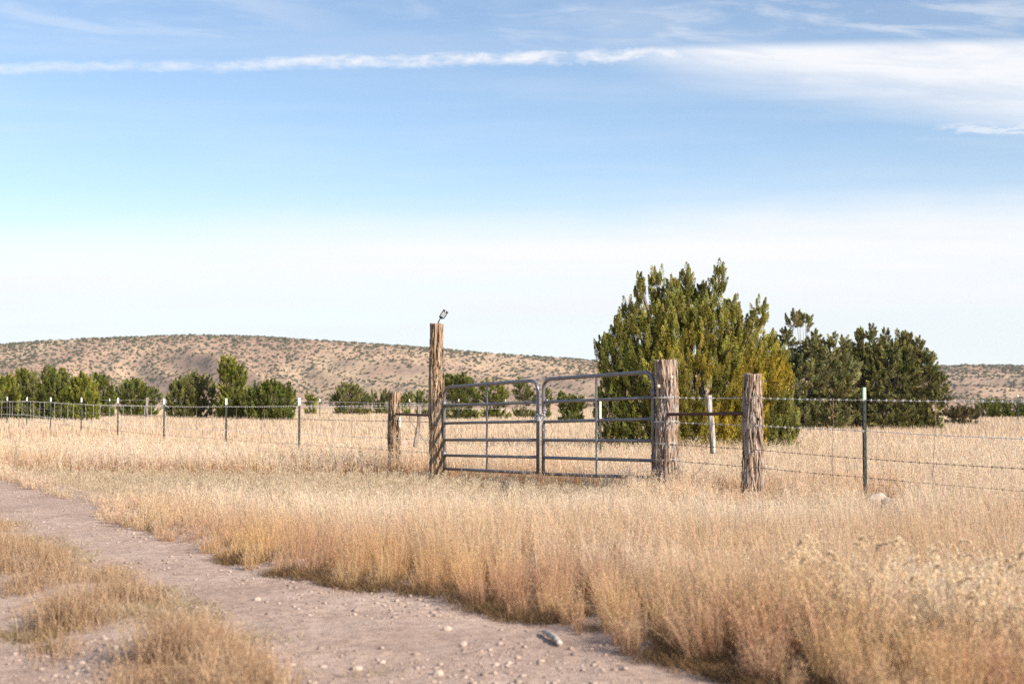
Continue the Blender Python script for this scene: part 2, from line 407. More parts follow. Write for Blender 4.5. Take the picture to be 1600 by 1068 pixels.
def hillz(X, Y):
    u = X / Y * FP + 800
    right = sstep(u, 1050, 1350)
    yc = YC + 120 * (fbm(X * 0.0016 + 5, X * 0 + 2, 3) - 0.5) + right * 100
    crest = (636 - np.interp(X / YC * FP + 800, sky_px, sky_py)) / FP * YC + 1.05
    f0 = 1290 + 300 * (fbm(X * 0.0032, X * 0 + 8, 3) - 0.4)
    p = np.clip((Y - f0) / (yc - f0), 0, 1)
    prof = p ** 1.25 * 0.86 + 0.14 * sstep(p, 0.72, 0.97)
    # spurs run down towards the plain, leaning right
    s1, s2 = spurs(X, Y, yc)
    s3 = fbm(X * 0.02, Y * 0.02, 3) - 0.5
    bell = np.sin(np.pi * np.clip(p, 0, 1) ** 1.1) ** 0.7 * sstep(1 - p, 0.04, 0.42)
    z = crest * prof + crest * bell * ((0.33 - 0.10 * right) * (s1 - 0.45) + 0.13 * (s2 - 0.4)) + 6.0 * s3 * bell
    over = np.maximum(Y - yc, 0)
    z = z - over * 0.012
    return np.where(p <= 0, -6.0, z - 6 * (1 - sstep(p, 0, 0.08)))
HZ = hillz(HX, HY)
me = npmesh('hills', np.stack([HX, HY, HZ], -1).reshape(-1, 3), grid_faces(*HX.shape))
m, t, b = new_mat('hillside'); c = obj_coord(t)
n1 = tnoise(t, c, 0.006, 6, 0.6); n2 = tnoise(t, c, 0.05, 6, 0.7); n3 = tnoise(t, vscale(t, c, (1, 1, 6)), 0.02, 5, 0.65)
col = ramp(t, n1, ((0.34, (0.34, 0.22, 0.158)), (0.5, (0.46, 0.31, 0.212)), (0.66, (0.59, 0.435, 0.28))))
col = tmix(t, n2.step(0.46, 0.66) * 0.55, col, (0.20, 0.155, 0.115))
col = tmix(t, n3.step(0.55, 0.75) * 0.5, col, (0.62, 0.48, 0.31))
t.links.new(col.k, b.inputs['Base Color']); b.inputs['Roughness'].default_value = 1; b.inputs['Specular IOR Level'].default_value = 0.0
M['hill'] = m
tag(link_mesh('hills', me, m, smooth=True), 'long tan mesa dotted with shrubs', kind='structure')

# hillside shrubs: 300 of their own, the rest one mass
def ico(sub=1):
    import bmesh
    bm = bmesh.new(); bmesh.ops.create_icosphere(bm, subdivisions=sub, radius=1)
    V = np.array([v.co[:] for v in bm.verts]); F = np.array([[v.index for v in f.verts] for f in bm.faces]); bm.free(); return V, F
IV, IF = ico(2); IV1, IF1 = ico(1)
def hill_pts(n, lo=0.0):
    out = []
    while len(out) < n:
        px = rng.uniform(-250, 1850); Y = 1150 + 800 * rng.random() ** 0.8
        X = (px - 800) / FP * Y
        z = float(hillz(np.array(X), np.array(Y)))
        if z < 1.5: continue
        dens = float(fbm(np.array(X * 0.006), np.array(Y * 0.006), 3))
        rid = float(spurs(np.array(X), np.array(Y))[0])
        if rng.random() > np.clip((dens - 0.40) * 2.0 + (0.55 - rid) * 1.8 + (0.45 if Y > 1720 else 0), 0.5, 1): continue
        out.append((X, Y, z))
    return out
protos = []
for k in range(5):
    V = IV * (1 + 0.25 * (rng.random((len(IV), 1)) - 0.5)) * np.array([1, 1, 0.72]) + np.array([0, 0, 0.45])
    colr = np.tile(np.array([0.095, 0.092, 0.046]), (len(V), 1)) * (0.75 + 0.5 * rng.random((len(V), 1)))
    me = npmesh('hillside_shrub', V, IF, colr); me.materials.append(M['leaf']); protos.append(me)
pts = hill_pts(42000)
pts.sort(key=lambda p: p[1] + (9999 if not (0 < p[0] / p[1] * FP + 800 < 925 or 1480 < p[0] / p[1] * FP + 800 < 1600) else 0))
for i, (X, Y, z) in enumerate(pts[:290]):
    o = bpy.data.objects.new('hillside_shrub', protos[i % 5]); C.objects.link(o)
    s = rng.uniform(0.6, 1.5); o.location = (X, Y, z - 0.2); o.scale = (s * rng.uniform(.9, 1.4), s, s * rng.uniform(.8, 1.1)); o.rotation_euler = (0, 0, rng.uniform(0, 6))
    tag(o, 'small dark green shrub dotting the slope of the far tan hill', 'shrub', 'shrubs dotted over the far hillside')
rest = pts[290:]
VV, FF = [], []
for i, (X, Y, z) in enumerate(rest):
    s = (0.42 + 1.25 * rng.random() ** 2.4) * Y / 1500
    VV.append(IV1 * (1 + 0.3 * (rng.random((len(IV1), 1)) - 0.5)) * np.array([s * rng.uniform(.9, 1.5), s, s * 0.75]) + np.array([X, Y, z + s * 0.35])); FF.append(IF1 + i * len(IV1))
# thick line of trees along the rim
k0 = len(rest)
for j in range(900):
    px = rng.uniform(-60, 1660)
    Y = YC + rng.uniform(-60, 120); X = (px - 800) / FP * Y; z = float(hillz(np.array(X), np.array(Y))); s = rng.uniform(1.1, 2.2)
    VV.append(IV1 * (1 + 0.3 * (rng.random((len(IV1), 1)) - 0.5)) * np.array([s * 1.5, s, s * 0.8]) + np.array([X, Y, z + s * 0.3])); FF.append(IF1 + (k0 + j) * len(IV1))
V = np.concatenate(VV); colr = np.tile(np.array([0.095, 0.092, 0.048]), (len(V), 1)) * (0.75 + 0.5 * np.repeat(rng.random(len(VV)), len(IV1))[:, None])
me = npmesh('hill_scrub', V, np.concatenate(FF), colr)
tag(link_mesh('hill_scrub', me, M['leaf']), 'dark green scrub covering the far mesa and its rim', 'scrub', kind='stuff')

# ------------------------------------------------------------------ junipers
def rand_unit(n):
    v = rng.normal(size=(n, 3)); return v / np.linalg.norm(v, axis=1, keepdims=True)
def leaves(pos, dirn, L, Wd, cols):
    """narrow triangular leaf sprays: pos (n,3) base, dirn (n,3) unit, L, Wd (n,)"""
    n = len(pos); r = rand_unit(n); side = np.cross(dirn, r); side /= np.linalg.norm(side, axis=1, keepdims=True) + 1e-9
    V = np.empty((n, 4, 3)); V[:, 0] = pos; V[:, 1] = pos + dirn * (L * .45)[:, None] + side * (Wd * .5)[:, None]
    V[:, 2] = pos + dirn * L[:, None]; V[:, 3] = pos + dirn * (L * .5)[:, None] - side * (Wd * .5)[:, None]
    T = np.arange(n * 4).reshape(n, 4)
    return V.reshape(-1, 3), T, np.repeat(cols, 4, 0)
def juniper(label, Y, base_px, lobes, leaf=0.05, pl=0.42, nleaf=70, dens=26.0, cfun=None, upness=0.9, name='juniper_tree', holes=0.0, depth=0.9, trunk_r=0.11, sag=0.10, skirt=True):
    s = mpp(Y); bx = (base_px - 800) * s; bz = g(bx, Y)
    root = empty(name, (bx, Y, bz), label, 'tree')
    Ls = []
    for (cx, cy, rx, ry) in lobes:
        c = P(cx, cy, Y); jit = 0 if rx > 40 * 1.0 else rng.uniform(-0.5, 0.5) * (max(l[2] for l in lobes) * s * 0.6)
        Ls.append((np.array([c.x, Y + jit, c.z]), rx * s, rx * s * depth, ry * s))
    pos, dr, psc = [], [], []
    # skirts: foliage of the low lobes carries on down to the ground
    g_row = 636 + (EYE - bz) / s
    extra = []
    for (cx, cy, rx, ry) in lobes:
        if skirt and cy + ry > g_row - 0.42 / s - 28 and rx * s > 0.3:
            c = P(cx, g_row - ry * 0.42, Y); extra.append((np.array([c.x, Y, c.z]), rx * s * .92, rx * s * depth * .92, ry * s * 0.50))
    Ls0 = len(Ls); Ls += extra
    for i, (c, a, b_, h) in enumerate(Ls):
        area = 4 * math.pi * ((a * b_) ** 1.6 / 3 + (a * h) ** 1.6 / 3 + (b_ * h) ** 1.6 / 3) ** (1 / 1.6)
        n = int(max(5, dens * area / (pl / 0.42) ** 2 * (1.25 if a < pl * 1.2 else 1)))
        u = rand_unit(n); rr = 0.50 + 0.46 * rng.random((n, 1)) ** 0.7
        # lumpy surface
        lump = np.array([mn.noise(Vector((q[0] * 4.6, q[1] * 4.6, q[2] * 1.7)) + Vector((i * 7.1, 0, 0))) for q in u])[:, None]
        rr = (0.46 + 0.48 * rng.random((n, 1)) ** 0.65) if a > 0.5 else 0.55 + 0.40 * rng.random((n, 1))
        q = c + u * np.array([a, b_, h]) * (rr + (0.34 if a > 0.5 else 0.1) * lump)
        keep = np.ones(n, bool)
        for j, (c2, a2, b2, h2) in enumerate(Ls):
            if j != i: keep &= (np.sum(((q - c2) / np.array([a2, b2, h2])) ** 2, 1) > 0.30)
        keep &= q[:, 2] > bz + 0.12
        if holes: keep &= rng.random(n) > holes
        d_ = u * np.array([1, 1, 0.8]) * 0.65 + np.array([0, 0, upness * (1.7 if a < 0.5 else 1)]) + rand_unit(n) * 0.42
        d_ /= np.linalg.norm(d_, axis=1, keepdims=True)
        pos.append(q[keep]); dr.append(d_[keep]); psc.append(np.full(keep.sum(), min(1.0, max(0.72, a / (pl * 1.9)))))
    pos = np.concatenate(pos); dr = np.concatenate(dr); n = len(pos)
    pL = pl * (0.55 + 1.0 * rng.random(n) ** 2.2) * np.concatenate(psc)
    # plume colours
    base = np.array([cfun((p[0] / s + 800), 636 - (p[2] - EYE) / s) for p in pos]) if cfun else np.tile([0.10, 0.12, 0.03], (n, 1))
    base = base * np.array([2.15, 2.10, 1.65]) * rng.uniform(0.36, 1.32, (n, 1)) * np.stack([rng.uniform(.88, 1.15, n), np.ones(n), rng.uniform(.8, 1.2, n)], 1)
    idx = np.repeat(np.arange(n), nleaf); m_ = len(idx)
    tpos = rng.random(m_) ** 0.85
    rad = (0.21 * np.clip(1 - tpos, 0, 1) ** 0.7 + 0.015) * np.sqrt(rng.random(m_))
    off = rand_unit(m_); d2 = dr[idx]; off -= d2 * np.sum(off * d2, 1, keepdims=True); off /= np.linalg.norm(off, axis=1, keepdims=True) + 1e-9
    q = pos[idx] + (d2 * (tpos - 0.45)[:, None] + off * rad[:, None]) * pL[idx][:, None]
    ld = d2 * 1.2 + off * 0.5 + rand_unit(m_) * 0.3 + np.array([0, 0, .25]); ld /= np.linalg.norm(ld, axis=1, keepdims=True)
    L_ = leaf * rng.uniform(0.7, 1.5, m_); W_ = L_ * rng.uniform(0.30, 0.48, m_)
    cc = base[idx] * rng.uniform(0.75, 1.25, (m_, 1)); tip = tpos[:, None]
    cc = cc * (0.9 + 0.25 * tip)
    V, T, cl_ = leaves(q, ld, L_, W_, cc)
    V[:, 2] = np.maximum(V[:, 2], bz + 0.02)
    me = npmesh('crown', V, T, cl_); link_mesh('crown', me, M['leaf'], root)
    # trunk and limbs
    mb = MB(); B = Vector((bx, Y, bz - 0.05))
    for i, (c, a, b_, h) in enumerate(Ls[:Ls0]):
        top = Vector(c) + Vector((0, 0, h * 0.75)); k1 = B.lerp(top, 0.35) + Vector((rng.uniform(-.12, .12), rng.uniform(-.12, .12), 0)) - Vector((0, 0, 0.15 * (top - B).length * sag))
        k2 = B.lerp(top, 0.7) + Vector((rng.uniform(-.15, .15), rng.uniform(-.15, .15), 0))
        r0 = trunk_r * rng.uniform(0.5, 1.0) * (0.6 if a < 0.5 else 1)
        mb.tube([B + Vector((rng.uniform(-.1, .1), rng.uniform(-.1, .1), 0)), k1, k2, top], [r0, r0 * .7, r0 * .4, r0 * .10], 7)
        for q_ in range(3):
            u_ = Vector(rand_unit(1)[0]); u_.z = abs(u_.z); e = Vector(c) + Vector((u_.x * a, u_.y * b_, u_.z * h)) * 0.6
            s0 = k1.lerp(k2, rng.uniform(0.3, 1)); mid = s0.lerp(e, .5) + Vector((0, 0, 0.08))
            mb.tube([s0, mid, e], [r0 * .3, r0 * .2, r0 * .05], 5)
    mb.build('trunk', M['trunk'], root, smooth=True)
    return root
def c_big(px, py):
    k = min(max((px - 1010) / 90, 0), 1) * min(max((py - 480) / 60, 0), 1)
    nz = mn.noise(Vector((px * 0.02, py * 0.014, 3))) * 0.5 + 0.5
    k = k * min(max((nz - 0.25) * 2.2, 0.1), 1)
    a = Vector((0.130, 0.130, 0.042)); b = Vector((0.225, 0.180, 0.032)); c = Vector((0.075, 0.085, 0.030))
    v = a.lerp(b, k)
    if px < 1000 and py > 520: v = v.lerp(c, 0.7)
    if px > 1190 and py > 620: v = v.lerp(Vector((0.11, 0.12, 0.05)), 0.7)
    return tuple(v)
juniper('large spreading juniper with golden olive sprays right behind the gate', 29.0, 1085, [
    (1085, 600, 105, 95), (1015, 605, 76, 88), (1160, 605, 68, 88), (1003, 530, 42, 55), (1052, 515, 38, 55), (1108, 515, 34, 60), (1078, 490, 34, 44), (1030, 500, 24, 40), (1140, 520, 24, 44),
    (1160, 555, 40, 44), (962, 570, 32, 55), (1202, 605, 38, 72), (1216, 650, 36, 42), (1232, 662, 20, 30), (958, 640, 34, 50),
    (1122, 440, 13, 27), (1075, 446, 14, 26), (1026, 446, 14, 24), (998, 456, 10, 26), (1146, 482, 12, 18), (1182, 496, 15, 24),
    (1100, 462, 15, 22), (1052, 456, 13, 24), (968, 515, 14, 22), (941, 545, 13, 25), (1200, 540, 14, 24), (1225, 585, 12, 30), (985, 490, 12, 24), (1160, 515, 14, 22)],
    leaf=0.028, pl=0.35, nleaf=190, dens=34, cfun=c_big, holes=0.03, upness=1.35)
juniper('sparse scraggly juniper with a thin spire between the big juniper and the dense dark one', 58.0, 1255, [
    (1250, 600, 58, 52), (1218, 595, 42, 52), (1275, 575, 34, 36), (1292, 595, 44, 50), (1312, 585, 26, 44), (1232, 545, 22, 22), (1268, 550, 20, 24), (1300, 560, 22, 26),
    (1240, 500, 16, 12), (1262, 506, 12, 12), (1228, 522, 10, 12), (1300, 532, 9, 12), (1276, 526, 8, 12), (1322, 540, 9, 14)],
    leaf=0.066, pl=0.44, nleaf=120, dens=20, upness=0.5, cfun=lambda a, b: (0.120, 0.122, 0.066), holes=0.14, trunk_r=0.10)
juniper('broad dense dark green juniper standing to the right of the scraggly one', 60.0, 1380, [
    (1385, 595, 62, 56), (1345, 595, 38, 50), (1425, 595, 42, 50), (1362, 548, 24, 22), (1405, 552, 30, 22), (1438, 568, 20, 22), (1380, 560, 30, 26),
    (1463, 600, 11, 18), (1365, 520, 8, 13), (1340, 533, 9, 16), (1412, 530, 11, 12), (1386, 526, 7, 12), (1325, 600, 30, 46), (1450, 632, 28, 24), (1395, 575, 50, 36), (1350, 570, 34, 34), (1473, 612, 7, 10), (1430, 540, 9, 11), (1448, 556, 7, 10), (1318, 552, 9, 16), (1327, 572, 16, 20)],
    leaf=0.066, pl=0.46, nleaf=120, dens=24, holes=0.05, upness=0.5, cfun=lambda a, b: (0.108, 0.110, 0.054), trunk_r=0.15)
olive = lambda a, b: (0.112, 0.120, 0.030)
dk = lambda a, b: (0.076, 0.088, 0.027)
gy_ = lambda a, b: (0.096, 0.100, 0.042)
spec = [
 ('low juniper cut by the left edge of the picture behind the fence', 82, 5, [(5, 622, 26, 32), (-12, 610, 20, 28), (14, 600, 10, 14)], olive),
 ('round topped juniper second from the left edge behind the wire fence', 84, 33, [(33, 605, 17, 30), (33, 588, 11, 13), (40, 625, 18, 24)], dk),
 ('pale thin juniper between the round topped and the darkest one at the left fence', 80, 56, [(55, 612, 13, 26), (52, 592, 6, 12), (60, 625, 15, 22)], gy_),
 ('tallest dark juniper of the left fence clump behind the white tipped posts', 76, 88, [(84, 618, 24, 34), (73, 590, 8, 18), (85, 590, 7, 14), (98, 600, 13, 24), (96, 630, 26, 26)], dk),
 ('bright olive juniper whose skirt ends the left clump beside bare field', 72, 133, [(132, 622, 22, 34), (118, 612, 12, 24), (128, 598, 10, 14), (145, 630, 12, 26)], olive),
 ('juniper peeping out behind the bright olive one of the left clump', 100, 158, [(158, 612, 18, 26), (152, 594, 8, 10), (172, 620, 10, 18)], dk),
 ('low wide juniper beyond the far wooden post left of centre field', 112, 213, [(212, 617, 30, 21), (235, 622, 16, 16), (206, 602, 14, 10)], dk),
 ('bushy juniper left of the tall spired one in mid field', 88, 290, [(292, 622, 26, 32), (275, 620, 16, 28), (302, 602, 14, 22), (320, 615, 18, 30)], gy_),
 ('tall spired juniper rising above the others left of centre', 86, 362, [(358, 605, 20, 40), (350, 575, 11, 19), (360, 572, 9, 15), (375, 590, 12, 18), (365, 632, 30, 22)], olive),
 ('wide rounded juniper right of the tall spired one behind the fence', 84, 425, [(425, 627, 34, 26), (400, 625, 22, 24), (422, 605, 14, 12), (445, 625, 18, 24)], dk),
 ('small olive juniper standing beyond the post with the thick white tip', 130, 486, [(486, 627, 9, 12), (482, 618, 4, 6)], olive),
 ('brownish juniper cluster left of the short wooden brace post', 135, 545, [(545, 618, 22, 18), (540, 606, 10, 12), (562, 622, 18, 14), (530, 625, 14, 12)], gy_),
 ('faint low juniper just left of the short wooden brace post', 150, 592, [(590, 625, 18, 12), (600, 620, 10, 10)], gy_),
 ('small round juniper seen between brace post and tall gate post', 150, 632, [(632, 625, 12, 11), (640, 622, 8, 8)], olive),
 ('small dark juniper touching the tall gate post on its left', 155, 660, [(660, 624, 11, 12), (655, 618, 5, 8)], dk),
 ('large dark juniper behind the left leaf of the gate next to the tall post', 105, 715, [(715, 612, 28, 26), (700, 600, 14, 16), (722, 596, 15, 13), (735, 620, 18, 18)], dk),
 ('olive juniper behind the middle of the left gate leaf', 115, 772, [(770, 615, 20, 20), (762, 606, 10, 10), (785, 622, 12, 13)], olive),
 ('pale twiggy juniper behind the latch end of the left gate leaf', 120, 815, [(815, 612, 14, 18), (812, 600, 8, 8), (828, 622, 12, 12)], gy_),
 ('slim pointed juniper just right of the gate chain', 120, 856, [(856, 625, 8, 15), (855, 614, 4, 8)], dk),
 ('low dark juniper behind the left half of the right gate leaf', 88, 890, [(892, 634, 20, 16), (878, 625, 6, 12), (902, 632, 14, 14)], dk),
 ('dark green bush left of the far dead branches at the right edge', 120, 1545, [(1540, 640, 22, 12), (1553, 634, 12, 10)], dk),
 ('low dark green bush cut by the right edge of the picture', 120, 1590, [(1585, 642, 20, 10), (1600, 640, 14, 10), (1570, 638, 8, 9)], dk),
 ('red brown leafless bush beside the dense dark juniper at right', 75, 1500, [(1495, 646, 22, 8), (1512, 644, 12, 7), (1524, 649, 9, 5)], lambda a, b: (0.080, 0.068, 0.042)),
]
for lab, Y, bpx, lob, cf in spec:
    juniper(lab, Y, bpx, lob, leaf=0.075 * Y / 80, pl=0.44 * Y / 80, nleaf=85, dens=25 / (Y / 80), cfun=cf, trunk_r=0.12,
            name='juniper_tree' if 'bush' not in lab[:22] else 'bush')

# ------------------------------------------------------------------ wooden posts
def rough_post(name, label, cat, bottom, top, r0, r1, mat, seed, parent=None, n=72, m=80, amp=1.0, knots=(), flare=0.0, top_rough=0.02, strips=0):
    """split cedar post: fluted, knotty, slightly crooked"""
    B = Vector(bottom); T_ = Vector(top); ax = T_ - B; H = ax.length
    root = parent
    if label: root = None
    V = []; q = Vector((0, 0, 1)).rotation_difference(ax.normalized())
    for i in range(m + 1):
        f = i / m; z = f * H
        r = r0 + (r1 - r0) * f + flare * max(0, 1 - f * 7) ** 2
        cx = 0.018 * amp * math.sin(f * 5 + seed) + 0.012 * mn.noise(Vector((f * 3, seed, 0))); cy = 0.015 * amp * math.cos(f * 4 + seed * 2)
        cx *= f * (1.2 - f) * 3; cy *= f * (1.2 - f) * 3
        for j in range(n):
            th = 2 * math.pi * j / n + 0.35 * f * math.sin(seed)
            c_, s_ = math.cos(th), math.sin(th)
            big = mn.noise(Vector((c_ * 1.2 + seed * 3, s_ * 1.2, z * 0.9)))
            fl = mn.noise(Vector((c_ * 4.2, s_ * 4.2 + seed, z * 1.1 + seed)))
            fin = mn.noise(Vector((c_ * 11, s_ * 11 + seed, z * 3.2)))
            st = mn.noise(Vector((c_ * 7.5, s_ * 7.5 + seed * 2, z * 0.8 + 0.25 * th)))
            rr = r * (1 + 1.35 * amp * (0.13 * big + 0.17 * fl - 0.20 * max(0, 0.28 - abs(st)) * 3 - 0.12 * abs(fin)))
            for (kz, kth, ks, kh) in knots:
                dth = (th - kth + math.pi) % (2 * math.pi) - math.pi
                e = (dth * r / ks) ** 2 + ((z - kz) / ks) ** 2
                rr += kh * math.exp(-e)
            zz = z + (0 if i < m else top_rough * mn.noise(Vector((c_ * 2, s_ * 2, seed))))
            V.append(B + q @ Vector((cx + c_ * rr, cy + s_ * rr, zz)))
    F = [(i * n + j, i * n + (j + 1) % n, (i + 1) * n + (j + 1) % n, (i + 1) * n + j) for i in range(m) for j in range(n)]
    k = len(V); ctr = sum((V[m * n + j] for j in range(n)), Vector()) / n
    for rf in (0.6,):
        for j in range(n): V.append(ctr.lerp(V[m * n + j], rf) + Vector((0, 0, top_rough * 0.6 * mn.noise(Vector((j * .5, seed, 3))))))
    F += [(m * n + j, m * n + (j + 1) % n, k + (j + 1) % n, k + j) for j in range(n)]
    V.append(ctr); F += [(k + j, k + (j + 1) % n, len(V) - 1) for j in range(n)]
    F.append(tuple(range(n))[::-1])
    # local coordinates about the base
    me = bpy.data.meshes.new(name); me.from_pydata([v - B for v in V], [], F); me.update()
    me.polygons.foreach_set('use_smooth', [True] * len(me.polygons)); me.materials.append(mat)
    o = bpy.data.objects.new(name, me); o.location = B; C.objects.link(o)
    if label: tag(o, label, cat)
    if strips:
        VV = []; FF = []
        for k_ in range(strips):
            z0 = random.uniform(0.10, 0.86) * H; L = random.uniform(0.06, 0.30); th = random.uniform(0, 6.283); wdt = random.uniform(.004, .011); tw = random.uniform(-.5, .5) * 1.2
            f0 = random.uniform(.0, .018); nn = 6; b0_ = len(VV)
            for i_ in range(nn + 1):
                f = i_ / nn; z = z0 + L * f; r = r0 + (r1 - r0) * z / H; lift = 0.004 + f0 * (2 * f - 1) ** 4 * (1 if f < .5 or k_ % 3 == 0 else .25)
                a_ = th + tw * f * L / .3
                for q_ in (-1, 1):
                    aa = a_ + q_ * wdt * (1 - abs(2 * f - 1) ** 3 * .7) / r
                    VV.append(q @ Vector((math.cos(aa) * (r * 1.0 + lift), math.sin(aa) * (r * 1.0 + lift), min(z, H - .005))))
                if i_: FF.append((b0_ + 2 * i_ - 2, b0_ + 2 * i_ - 1, b0_ + 2 * i_ + 1, b0_ + 2 * i_))
        me2 = bpy.data.meshes.new('loose_bark'); me2.from_pydata(VV, [], FF); me2.update(); me2.materials.append(mat)
        so = me2 and bpy.data.objects.new('loose_bark', me2); C.objects.link(so); so.parent = o
        sm = so.modifiers.new('thick', 'SOLIDIFY'); sm.thickness = 0.003; so['kind'] = 'stuff'
    return o
# gate line
ZA, ZB = 21.06, 17.2
def post_at(px, Y, top_py, lean_px=0):
    b_ = ground_at(px, Y); b_.z -= 0.12; tp = P(px + lean_px, top_py, Y); return b_, tp
b0, t0 = post_at(684, 21.15, 505.5, -2)
tall = rough_post('gate_post', 'tall shaggy bark cedar gate post with a small solar lamp on top', 'post', b0, t0, 0.124, 0.097, M['bark_warm'], 1.3, knots=((1.1, 3.4, .08, .03), (.6, 2.8, .07, .02), (1.75, 0.4, .05, .012)), flare=0.03, m=90, strips=230)
b1, t1 = post_at(1040.5, 17.15, 562, 0)
hp = rough_post('gate_post', 'thick knotty cedar gate post at the right end of the gate', 'post', b1, t1, 0.152, 0.138, M['bark_grey'], 4.1, knots=((1.28, 4.5, .025, .02), (1.18, 4.0, .035, .02), (.92, 5.9, .06, .03), (.5, 0, .08, .02)), flare=0.03, strips=170)
b2, t2 = post_at(1174, 15.84, 584, 3)
bp = rough_post('fence_post', 'pale grooved cedar brace post standing right of the gate', 'post', b2, t2, 0.122, 0.098, M['bark_grey'], 7.7, knots=((1.55, 5.6, .05, .02), (1.2, 3.0, .03, .02)), flare=0.02, strips=170)
b3, t3 = post_at(617, 22.7, 613, -1)
lp = rough_post('fence_post', 'short dark cedar brace post with a pale cut left of the gate', 'post', b3, t3, 0.100, 0.084, M['bark_warm'], 2.2, knots=((.55, 5.4, .05, .02),), flare=0.01, strips=170)
# pale split scar on the short post
sc = P(624.5, 660, 22.62)
mb = MB(); V = IV * np.array([0.026, 0.022, 0.105])
me = npmesh('split_scar', V + np.array(sc - b3), IF); o = bpy.data.objects.new('split_scar', me); me.materials.append(M['cut']); C.objects.link(o); o.parent = lp
tag(o, 'pale freshly split wood')
# knots cut flush on the thick post
for (px, py) in ((1029, 603), (1049, 589)):
    k = P(px, py, 17.02); me = npmesh('cut_knot', IV * np.array([0.022, 0.014, 0.024]) + np.array(k - b1), IF); me.materials.append(M['cut'])
    o = bpy.data.objects.new('cut_knot', me); C.objects.link(o); o.parent = hp
for o_ in (lp, hp):
    for c_ in o_.children: c_.data.polygons.foreach_set('use_smooth', [True] * len(c_.data.polygons))
# hanging fence droppers (short posts carried by the wires)
d0, d1 = P(648.5, 698, 22.0), P(655.5, 634, 22.0)
rough_post('hanging_post', 'dark thin leaning post hung on the wires left of the tall gate post', 'post', d0, d1, 0.032, 0.034, M['bark_dull'], 5.1, n=20, m=30)
d0, d1 = P(1114.5, 708, 16.42), P(1108, 618, 16.42)
rough_post('hanging_post', 'grey weathered stub post hung on the wires right of the gate', 'post', d0, d1, 0.036, 0.040, M['stub'], 6.4, n=20, m=30, amp=0.6)

# rusty brace pipes
def pipe(label, a, b_, r):
    mb = MB(); a = Vector(a); b_ = Vector(b_); mid = a.lerp(b_, .5)
    mb.tube([a, mid - Vector((0, 0, .004)), b_], r, 14)
    o = mb.build('brace_pipe', M['rust'], None, smooth=False); tag(o, label, 'pipe'); return o
pipe('dark rusty pipe bracing the thick gate post against the pale post at right', P(1044, 647, 17.01), P(1170, 645, 15.78), 0.020)
pipe('reddish rusty pipe bracing the short post against the tall gate post at left', P(619, 646.5, 22.58), P(680, 648.5, 21.10), 0.020)

# ------------------------------------------------------------------ gate leaves
A = Vector((-1.0, ZA, 0)); Bv = Vector((1.72, ZB, 0))
def on_gate(px, py):
    # intersection of the pixel ray with the vertical gate plane
    u = (px - 800.0) / FP; v = (534.0 - py) / FP
    d = Vector((u, cp - sp_ * v, sp_ + cp * v)); o = Vector((0, 0, EYE)); nrm = Vector(((Bv - A).y, -(Bv - A).x, 0))
    k = (A - o).dot(nrm) / d.dot(nrm); return o + d * k
def arc(p0, pc, p1, n=7):
    out = []
    for i in range(n + 1):
        f = i / n; out.append(p0.lerp(pc, f).lerp(pc.lerp(p1, f), f))
    return out
def bez_frame(xl_, xr_, tl, tr, bl, br, rr):
    TL, TR, BR, BL = on_gate(xl_, tl), on_gate(xr_, tr), on_gate(xr_, br), on_gate(xl_, bl)
    h = (TR - TL).normalized(); v = Vector((0, 0, 1)); p = []
    p += [BL]; p += [TL - v * (TL.z - BL.z) * .5]
    p += arc(TL - v * rr, TL, TL + h * rr); p += [TL.lerp(TR, .5)]
    p += arc(TR - h * rr, TR, TR - v * rr); p += [BR.lerp(TR, .5)]; p += [BR]
    return p
def gate_leaf(label, xl_, xr_, rails, brace_px, free_right):
    root = empty('farm_gate', on_gate(xl_ if free_right else xr_, rails[-1][0]), label, 'gate', 'leaves of the double gate')
    tl, tr = rails[0]; bl, br = rails[-1]
    mb = MB(); mb.tube(bez_frame(xl_, xr_, tl, tr, bl, br, 0.17), 0.0245, 14); mb.build('frame', M['gate'], root, smooth=True)
    for k, (yl, yr) in enumerate(rails[1:]):
        a, b_ = on_gate(xl_, yl), on_gate(xr_, yr)
        MB().tube([a, b_], 0.0205 if k < len(rails) - 2 else 0.022, 12).build('rail', M['gate'], root, smooth=True)
    f = (brace_px - xl_) / (xr_ - xl_)
    yt = tl + (tr - tl) * f; yb = bl + (br - bl) * f
    a, b_ = on_gate(brace_px, yt), on_gate(brace_px, yb); off = Vector((-0.81, -0.58, 0)) * 0.024
    mb = MB(); dd = (a - b_)
    M3 = Vector((1, 0, 0)).rotation_difference((Bv - A).normalized()).to_matrix()
    mb.box((a + b_) / 2 + off, (0.036, 0.010, dd.length - 0.03), M3); mb.build('upright', M['gate_light' if not free_right else 'gate_mid'], root, bevel=0.003)
    hx = xl_ if free_right else xr_
    for fz in (0.18, 0.80):
        p = on_gate(hx, (tl if free_right else tr) * fz + (bl if free_right else br) * (1 - fz))
        mb = MB(); mb.tube([p - Vector((0, 0, .05)), p + Vector((0, 0, .05))], 0.033, 12); dirn = (A - Bv).normalized() if free_right else (Bv - A).normalized()
        mb.tube([p, p + dirn * 0.09], 0.012, 8); mb.build('hinge', M['gate'], root, smooth=True)
    return root
gate_leaf('left leaf of the grey tube farm gate, hung on the tall post', 694, 840.5, [(604.9, 593.8), (634, 627.6), (661, 657.8), (687, 686.8), (711, 713.8), (732, 738.6)], 763, True)
gate_leaf('right leaf of the grey tube farm gate, hung on the thick post', 849, 1021, [(592.3, 580.8), (628, 620.6), (658.8, 653.8), (687.2, 688.3), (714.3, 719.2), (740, 746)], 934, False)
